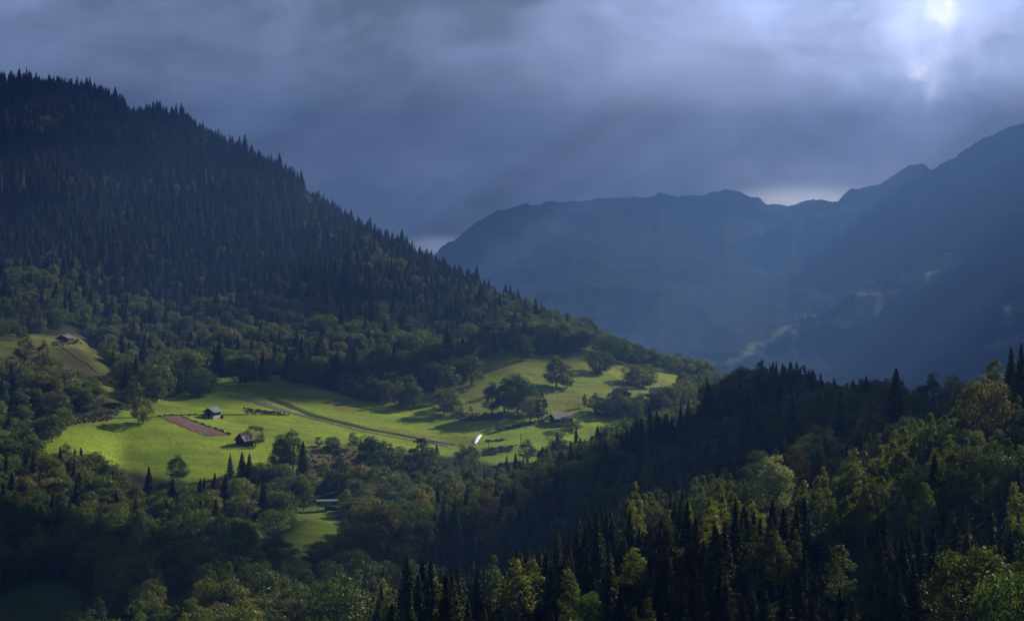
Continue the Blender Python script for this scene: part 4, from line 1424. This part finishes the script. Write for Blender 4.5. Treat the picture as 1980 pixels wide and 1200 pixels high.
# ------------------------------------------------------------------ tracks and the bare field
def drape(name, label, cat, rows, mat, off=0.14, n=6, kind='structure'):
    """rows: (left pixel, right pixel) pairs along the strip, laid on the ground"""
    pts = []
    for (a, b) in rows:
        A = hit(*a)
        B = hit(*b)
        pts.append((A, B))
    V_ = []
    nr = 0
    for i in range(len(pts) - 1):
        A0, B0 = pts[i]
        A1, B1 = pts[i + 1]
        L = max((A1 - A0).length, (B1 - B0).length)
        k = max(1, int(L / 2.0))
        last = 1 if i == len(pts) - 2 else 0
        for j in range(k + last):
            t_ = j / k
            A = A0.lerp(A1, t_)
            B = B0.lerp(B1, t_)
            nr += 1
            for q in range(n):
                s = q / (n - 1)
                p = A.lerp(B, s)
                jit = 0.0 if 0 < q < n - 1 else (random.random() - 0.5) * (1.5 if 'soil' in name else 0.6)
                p.x += jit
                V_.append((p.x, p.y, float(hxy(p.x, p.y)) + off + 0.05 * (0 < q < n - 1)))
    o = obj(name, npmesh(name, V_, grid_faces(nr, n), [mat], smooth=True))
    tag(o, label, cat, kind=kind)
    return o


def earth_mat(name, a, b, c, scale=0.8):
    m, nt, out = node_mat(name)
    f = nz(nt, scale, 6, 0.7)
    col = ramp(nt, f, [(0.25, a), (0.5, b), (0.75, c)])
    bsdf(nt, out, col, 0.95, 0.05, f, 0.8, 0.4)
    return m


M_SOIL = earth_mat('bare_soil', (0.10, 0.062, 0.050), (0.150, 0.098, 0.080), (0.20, 0.135, 0.110), 0.6)
M_STONE = earth_mat('track_stones', (0.03, 0.035, 0.02), (0.10, 0.10, 0.085), (0.36, 0.34, 0.34), 1.1)
M_SCRP = earth_mat('pale_path', (0.06, 0.06, 0.03), (0.12, 0.11, 0.07), (0.28, 0.25, 0.22), 0.7)
M_BANK = earth_mat('weedy_bank', (0.025, 0.030, 0.012), (0.045, 0.055, 0.020), (0.09, 0.08, 0.04), 1.0)
drape('bare_field_soil', 'long strip of bare brown soil in the bright meadow', 'field',
      [((311, 804.5), (352, 804)), ((330, 815), (372, 812)), ((352, 825), (396, 822)), ((380, 837), (425, 834)), ((401, 843.5), (447, 842.5))], M_SOIL, n=12)
drape('stony_track', 'stony track crossing the meadow from the forest edge down to the right', 'track',
      [((436, 766), (440, 764)), ((470, 772.5), (479, 769)), ((497, 781), (507, 777)), ((525, 789.5), (537, 786.5)), ((553, 798), (563, 796)), ((578, 803), (585, 801.5)),
       ((623, 814.2), (626, 813.2)), ((690, 832.2), (693, 831.1)), ((760, 845.6), (763, 844.5)), ((830, 857), (833, 855.6)), ((862, 864), (874, 859))], M_STONE, n=6)
drape('track_bank', 'dark weedy bank along the upper side of the stony track', 'bank',
      [((515, 771), (524, 768)), ((560, 789), (572, 786)), ((600, 804), (612, 802)), ((650, 817), (660, 814.5)), ((700, 829), (708, 826.5)), ((770, 841.5), (776, 839.5)), ((850, 857), (856, 855.5)), ((880, 861), (884, 859.5))], M_BANK, off=0.22, n=5)
drape('ditch_grass_strip', 'thin dark line of tall grass across the bright meadow behind the hut', 'strip',
      [((200, 811), (200, 809.6)), ((260, 808), (260, 806.8)), ((330, 804), (330, 803)), ((410, 802.4), (410, 801.4)), ((480, 802), (480, 800.8)), ((560, 803.6), (560, 802))], M_BANK, off=0.2, n=3)
drape('gravel_path', 'pale path on the grassy knoll', 'path',
      [((98, 662), (99.5, 661.5)), ((112, 667), (113.5, 666)), ((130, 677), (131.5, 676)), ((150, 694), (151.5, 693)), ((168, 703), (169.5, 702)), ((188, 722), (189.5, 721))], M_SCRP, off=0.2, n=3)

# ------------------------------------------------------------------ buildings
def roof_mat(name, a, b, rough=0.5, stretch=(1, 12, 1)):
    m, nt, out = node_mat(name)
    f = nz(nt, 1.5, 4, 0.6, stretch=stretch)
    col = ramp(nt, f, [(0.3, a), (0.7, b)])
    bsdf(nt, out, col, rough, 0.4, f, 0.3, 0.05)
    return m


M_LOG = wood_mat('dark_logs', (0.020, 0.013, 0.010), (0.055, 0.035, 0.026), 2.0, (0.4, 0.4, 9))
M_RED = wood_mat('red_boards', (0.14, 0.035, 0.028), (0.24, 0.065, 0.05), 2.0, (9, 9, 0.5))
M_RBR = wood_mat('reddish_brown_boards', (0.07, 0.026, 0.020), (0.13, 0.045, 0.035), 2.0, (9, 9, 0.5))
M_PLS = wood_mat('pale_plaster', (0.30, 0.27, 0.24), (0.5, 0.46, 0.42), 1.0, (1, 1, 1))
M_TIN = roof_mat('blue_grey_tin', (0.10, 0.125, 0.17), (0.17, 0.20, 0.26), 0.5)
M_SLATE = roof_mat('purple_grey_shingles', (0.13, 0.105, 0.115), (0.27, 0.23, 0.24), 0.6, (6, 6, 6))
M_RUST = roof_mat('rusty_tin', (0.06, 0.035, 0.032), (0.20, 0.16, 0.17), 0.55)
M_DARKR = roof_mat('dark_roof', (0.05, 0.05, 0.06), (0.12, 0.12, 0.14), 0.6)
M_VOID = wood_mat('dark_opening', (0.006, 0.006, 0.007), (0.012, 0.012, 0.013))
mg, nt_, out_ = node_mat('window_glass')
bsdf(nt_, out_, (0.02, 0.025, 0.03), 0.1, 0.6)
M_GLASS = mg


def bx(x0, x1, y0, y1, z0, z1):
    v = np.array([(x, y, z_) for z_ in (z0, z1) for y in (y0, y1) for x in (x0, x1)], float)
    f = np.array([(0, 2, 3, 1), (4, 5, 7, 6), (0, 1, 5, 4), (2, 6, 7, 3), (0, 4, 6, 2), (1, 3, 7, 5)])
    return v, f


def meshob(name, parts, mat, parent=None, smooth=False):
    V_, F_ = merge(parts)
    return obj(name, npmesh(name, V_, F_, [mat], smooth=smooth), parent)


def gable_house(name, label, cat, loc, rz, w, d, hb, hw, hr, over, mats, door=True, wins=2, chimney=False, base_in=0.05, group=None, balcony=False):
    """ridge along local Y; gable faces -Y. w across the gable, d deep, hb stone base, hw wall, hr roof rise"""
    root = empty(name, loc, rz)
    tag(root, label, cat, group)
    mw, mr, mb = mats
    meshob('stone_base', [bx(-w / 2 + base_in, w / 2 - base_in, -d / 2 + base_in, d / 2 - base_in, -1.8, hb)], mb, root)
    # wall with both gables: pentagon prism
    z0, z1 = hb, hb + hw
    pr = [(-w / 2, z0), (w / 2, z0), (w / 2, z1), (0, z1 + hr), (-w / 2, z1)]
    bm = bmesh.new()
    a = [bm.verts.new((x, -d / 2, z_)) for x, z_ in pr]
    b = [bm.verts.new((x, d / 2, z_)) for x, z_ in pr]
    bm.faces.new(a)
    bm.faces.new(b[::-1])
    for i in range(5):
        j = (i + 1) % 5
        bm.faces.new((a[j], a[i], b[i], b[j]))
    me_ = bpy.data.meshes.new('wall')
    bm.to_mesh(me_)
    bm.free()
    me_.materials.append(mw)
    wall = obj('wall', me_, root)
    # roof: two thick slabs with overhang
    th = 0.22
    parts = []
    for s in (-1, 1):
        sl_ = hr / (w / 2)
        xe = w / 2 + over
        ze = z1 + hr - sl_ * xe
        ridge_z = z1 + hr
        p = [(0, ridge_z + 0.04), (s * xe, ze + 0.04), (s * xe, ze + 0.04 + th), (0, ridge_z + 0.04 + th)]
        v = np.array([(x, y, z_) for y in (-d / 2 - over, d / 2 + over) for x, z_ in p])
        f = np.array([(0, 1, 2, 3), (7, 6, 5, 4), (0, 4, 5, 1), (1, 5, 6, 2), (2, 6, 7, 3), (3, 7, 4, 0)])
        parts.append((v, f))
    rf = meshob('roof', parts, mr, root)
    if chimney:
        meshob('chimney', [bx(w * 0.15, w * 0.15 + 0.6, 0.2, 0.8, z1 + hr * 0.5, z1 + hr + 0.9)], mb, rf)
    if door:
        dr = meshob('door', [bx(-0.55, 0.55, -d / 2 - 0.03, -d / 2 + 0.05, 0.0, min(2.0, hb + hw * .6))], M_VOID, root)
        meshob('handle', [bx(0.36, 0.44, -d / 2 - 0.09, -d / 2 - 0.03, 0.95, 1.05)], M_TIN, dr)
    for i in range(wins):
        xx = (-0.32 + 0.64 * i / max(1, wins - 1)) * w
        wf = meshob('window', [bx(xx - 0.45, xx + 0.45, -d / 2 - 0.05, -d / 2 + 0.03, hb + hw * 0.35, hb + hw * 0.35 + 0.9)], mb, root)
        meshob('pane', [bx(xx - 0.36, xx + 0.36, -d / 2 - 0.07, -d / 2 - 0.045, hb + hw * 0.35 + .09, hb + hw * 0.35 + 0.81)], M_GLASS, wf)
    if balcony:
        meshob('balcony', [bx(-w / 2, w / 2, -d / 2 - 1.1, -d / 2 - 0.01, hb + 0.0, hb + 0.12), bx(-w / 2, w / 2, -d / 2 - 1.1, -d / 2 - 1.02, hb + 0.12, hb + 1.0)], mw, root)
    return root


def at(px, py, dz=0.0):
    p = hit(px, py)
    return (p.x, p.y, p.z + dz)


p = hit(411, 806)
s = p.y / F
gable_house('meadow_hut', 'small dark log hut with a blue grey tin roof in the bright meadow', 'hut', at(411, 807.5), R(-27),
            21.5 * s, 23 * s, 1.2, 1.7, 1.35, 0.75, (M_LOG, M_TIN, M_PLS))
q = at(426, 807.5)
lp = [bx(-1.1, -0.2, -.5, .5, -.3, 0.55), bx(-0.1, 0.6, -.4, .4, -.3, 0.75), bx(0.65, 1.3, -.5, .4, -.3, 1.0)]
o = meshob('log_pile', lp, M_LOG)
o.location = q
tag(o, 'small dark pile of firewood beside the stone base of the meadow hut', 'log pile')
gable_house('field_shed', 'low dark shed with a rusty tin roof beside the reddish tree', 'shed', at(473, 859), R(-38),
            26 * s * .85, 28 * s * .85, 0.3, 1.9, 2.3, 0.6, (M_LOG, M_RUST, M_LOG), door=True, wins=0)
gable_house('meadow_barn', 'large barn with a purplish grey shingle roof at the right edge of the meadow', 'barn', at(1085, 818), R(-66),
            6.8, 8.4, 0.7, 1.9, 1.7, 0.8, (M_LOG, M_SLATE, M_PLS), wins=2)
gable_house('red_chalet', 'red boarded chalet with a dark roof half hidden by trees right of the barn', 'chalet', at(1201, 775), R(25),
            6.5, 7, 1.0, 2.4, 1.7, 0.9, (M_RED, M_DARKR, M_PLS), wins=2, balcony=True)
gable_house('blue_roofed_house', 'house with a blue grey roof peeping out right of the red chalet', 'house', at(1273, 769), R(80),
            6, 7, 1.0, 2.2, 1.6, 0.8, (M_RBR, M_TIN, M_PLS), wins=2)
gable_house('knoll_cabin', 'reddish brown cabin with a wide low roof on top of the grassy knoll', 'cabin', at(126, 658), R(-12),
            5.6, 6, 0.2, 1.2, 1.3, 0.9, (M_RBR, M_DARKR, M_RBR), wins=2)

# shelter with a green sheet by the small clearing
root = empty('wood_shelter', at(636, 985), R(6))
tag(root, 'open shelter with a pale roof edge and green sheet above the small striped clearing', 'shelter')
for x in (-3.8, 0, 3.8):
    for y in (-1.6, 1.6):
        obj('post', npmesh('post', *bx(x - .1, x + .1, y - .1, y + .1, -2.0, 3.2), [M_LOG]), root)
V_, F_ = bx(-4.4, 4.4, -1.7, 1.7, 3.2, 3.36)
V_[:, 2] += V_[:, 1] * 0.02
m_, nt, out = node_mat('green_sheet')
bsdf(nt, out, ramp(nt, nz(nt, 2.0, 3), [(0.3, (0.01, 0.16, 0.09)), (0.7, (0.02, 0.30, 0.17))]), 0.45, 0.4)
obj('roof', npmesh('roof', V_, F_, [M_TIN]), root)
gy, gx = np.meshgrid(np.linspace(0, 1, 8), np.linspace(-3.0, 1.2, 16))
shv = np.stack([gx, -2.5 - gy * 0.5 + 0.12 * np.sin(gx * 4), 3.1 - gy * 1.5 + 0.15 * np.sin(gx * 3)], -1).reshape(-1, 3)
obj('green_sheet', npmesh('green_sheet', shv, grid_faces(16, 8), [m_], smooth=True), root)
meshob('plank_stack', [bx(-1.5, 3.2, -0.8, 0.8, -0.5, 1.2)], M_RBR, root)

# houses on the far mountain, each a few pixels
for (px, py, wpx, mats, lb) in (
        (1536, 621, 11, (M_PLS, M_PLS, M_PLS), 'leftmost of three pale roofed houses on the far mountain pasture'),
        (1552, 619, 11, (M_PLS, M_PLS, M_PLS), 'middle of three pale roofed houses on the far mountain pasture'),
        (1570, 613, 10, (M_PLS, M_PLS, M_PLS), 'rightmost and highest of three pale roofed houses on the far mountain pasture'),
        (1833, 498, 12, (M_PLS, M_PLS, M_PLS), 'pale roofed farmhouse on the highest pasture of the far mountain'),
        (1686, 552, 10, (M_RBR, M_PLS, M_PLS), 'small farmhouse at the top of the wide far pasture'),
        (1376, 708, 12, (M_PLS, M_PLS, M_PLS), 'low pale house at the far valley bottom left of the dark ridge')):
    p = mhit(px, py)
    s = p.y / F
    gable_house('far_house', lb, 'house', (p.x, p.y, p.z), R(70), wpx * s * 0.7, wpx * s, 2, 5, 4, 1.5, mats, door=False, wins=0, group='pale houses on the far mountain')

# ------------------------------------------------------------------ poles, posts, white sheet, dead trunks
M_POLE = wood_mat('pole_wood', (0.05, 0.04, 0.03), (0.11, 0.09, 0.07))


def pole(px, py, hp, label, arm=True):
    p = hit(px, py)
    h_ = hp * p.y / F
    root = empty('utility_pole', p)
    tag(root, label, 'utility pole', 'wooden utility poles by the meadow')
    obj('post', npmesh('post', *tube((0, 0, -1), (0, 0, h_), 0.17, 0.12, 8, 2), [M_POLE], smooth=True), root)
    if arm:
        obj('crossarm', npmesh('crossarm', *bx(-0.6, 0.6, -0.08, 0.08, h_ - 0.6, h_ - 0.42), [M_POLE]), root)
        for x in (-0.5, 0.5):
            obj('insulator', npmesh('insulator', *tube((x, 0, h_ - 0.42), (x, 0, h_ - 0.2), 0.06, 0.04, 6, 1), [M_PLS]), root)


pole(944.5, 880, 29, 'dark utility pole with a crossarm at the lower right corner of the meadow')
pole(1007, 858, 20, 'thin utility pole, right one, in front of the leaning dark bush tree', arm=False)
pole(1102, 802, 12, 'short thin pole behind the grey roofed barn', arm=False)

for (px, py, hp, lb) in ((1113, 787, 6, 'leftmost of three dark posts on the dry grass above the barn'), (1117.5, 786.5, 7, 'middle of three dark posts on the dry grass above the barn'),
                         (1121, 786, 8, 'rightmost and tallest of three dark posts on the dry grass above the barn'),
                         (403, 826, 6, 'thin post at the upper edge of the bare field'), (402, 835, 6, 'pale stake inside the bare field')):
    p = hit(px, py)
    h_ = hp * p.y / F
    parts = [tube((0, 0, -0.5), (0.04, 0, h_), 0.11, 0.08, 6, 2), tube((-0.13, 0, h_ * .93), (0.2, 0, h_ * .93), 0.05, 0.05, 5, 1)]
    o = meshob('fence_post', parts, M_POLE if hp > 6 or py < 830 else M_PLS)
    o.location = p
    tag(o, lb, 'post', 'posts standing in the meadow')

# white sheet over a long heap
mw_, nt, out = node_mat('white_sheet')
bsdf(nt, out, ramp(nt, nz(nt, 1.4, 4, 0.6), [(0.3, (0.62, 0.64, 0.70)), (0.7, (0.84, 0.85, 0.88))]), 0.35, 0.5, nz(nt, 1.2, 4), 0.6, 0.3)
path = [(918, 858, 0.8), (919, 854, 1.15), (922, 849, 1.0), (925, 844, 1.25), (930, 841, 0.9)]
PTS = [hit(a, b) for a, b, _ in path]
nS, nC = 28, 14
V_ = []
for i in range(nS):
    t_ = i / (nS - 1) * (len(path) - 1)
    k = min(int(t_), len(path) - 2)
    f = t_ - k
    c = PTS[k].lerp(PTS[k + 1], f)
    wd_ = (path[k][2] * (1 - f) + path[k + 1][2] * f) * (0.85 + 0.2 * math.sin(i * 1.7)) * math.sin(math.pi * (0.12 + 0.8 * i / (nS - 1))) ** 0.5
    for j in range(nC):
        an = math.pi * j / (nC - 1)
        x = c.x - math.cos(an) * wd_
        zz = float(hxy(x, c.y)) + math.sin(an) ** 0.7 * wd_ * 0.75 * (1 + 0.12 * math.sin(j * 2.1 + i)) - 0.05
        V_.append((x, c.y + 0.15 * math.sin(j + i * .6), zz))
sp_ = PTS[0]
V_ = np.array(V_) - np.array(sp_)
o = obj('white_tarp_heap', npmesh('white_tarp_heap', V_, grid_faces(nS, nC), [mw_], smooth=True))
o.location = sp_
tag(o, 'bright white sheet over a long narrow heap in the grass left of the utility pole', 'tarp')

M_SNAG = wood_mat('bleached_wood', (0.35, 0.35, 0.36), (0.62, 0.62, 0.62))
for (px, py, hp, lb) in ((9, 374, 36, 'tallest bleached dead trunk near the left edge of the wooded hill'), (39, 374, 34, 'bleached dead trunk, third from the left edge on the wooded hill'), (51, 365, 28, 'bleached dead trunk, fourth from the left edge on the wooded hill'),
                         (118, 383, 22, 'pale dead trunk on the wooded hill right of the left edge group'), (149, 392, 20, 'pale dead trunk on the wooded hill, lower one'), (212, 389, 22, 'pale dead trunk in the middle of the wooded hill'),
                         (245, 383, 16, 'short pale dead trunk in the middle of the wooded hill'), (402, 356, 24, 'left one of three white dead trunks high on the wooded hill'), (432, 360, 24, 'middle one of three white dead trunks high on the wooded hill'),
                         (419, 375, 16, 'lowest of three white dead trunks high on the wooded hill'), (187, 304, 16, 'small dead trunk in the upper wooded hill'), (125, 240, 14, 'small dead trunk near the top of the wooded hill'),
                         (585, 612, 22, 'pale dead trunk on the lower part of the wooded hill'), (135, 620, 34, 'tall pale dead trunk above the cabin on the knoll')):
    p = hit(px, py)
    h_ = hp * p.y / F
    root_parts = [tube((0, 0, -4), (random.uniform(-.6, .6), 0, h_), 0.28, 0.08, 6, 4, 0.1)]
    for q_ in range(7):
        zz = h_ * random.uniform(0.4, 0.95)
        an = random.uniform(0, 6.28)
        root_parts.append(tube((0, 0, zz), (math.cos(an) * 1.0, math.sin(an) * 1.0, zz + 0.4), 0.06, 0.02, 4, 1))
    o = meshob('dead_trunk', root_parts, M_SNAG, smooth=True)
    o.location = (p.x, p.y - 6, p.z + 2.0)
    tag(o, lb, 'dead tree', 'bleached dead trunks on the wooded hill')
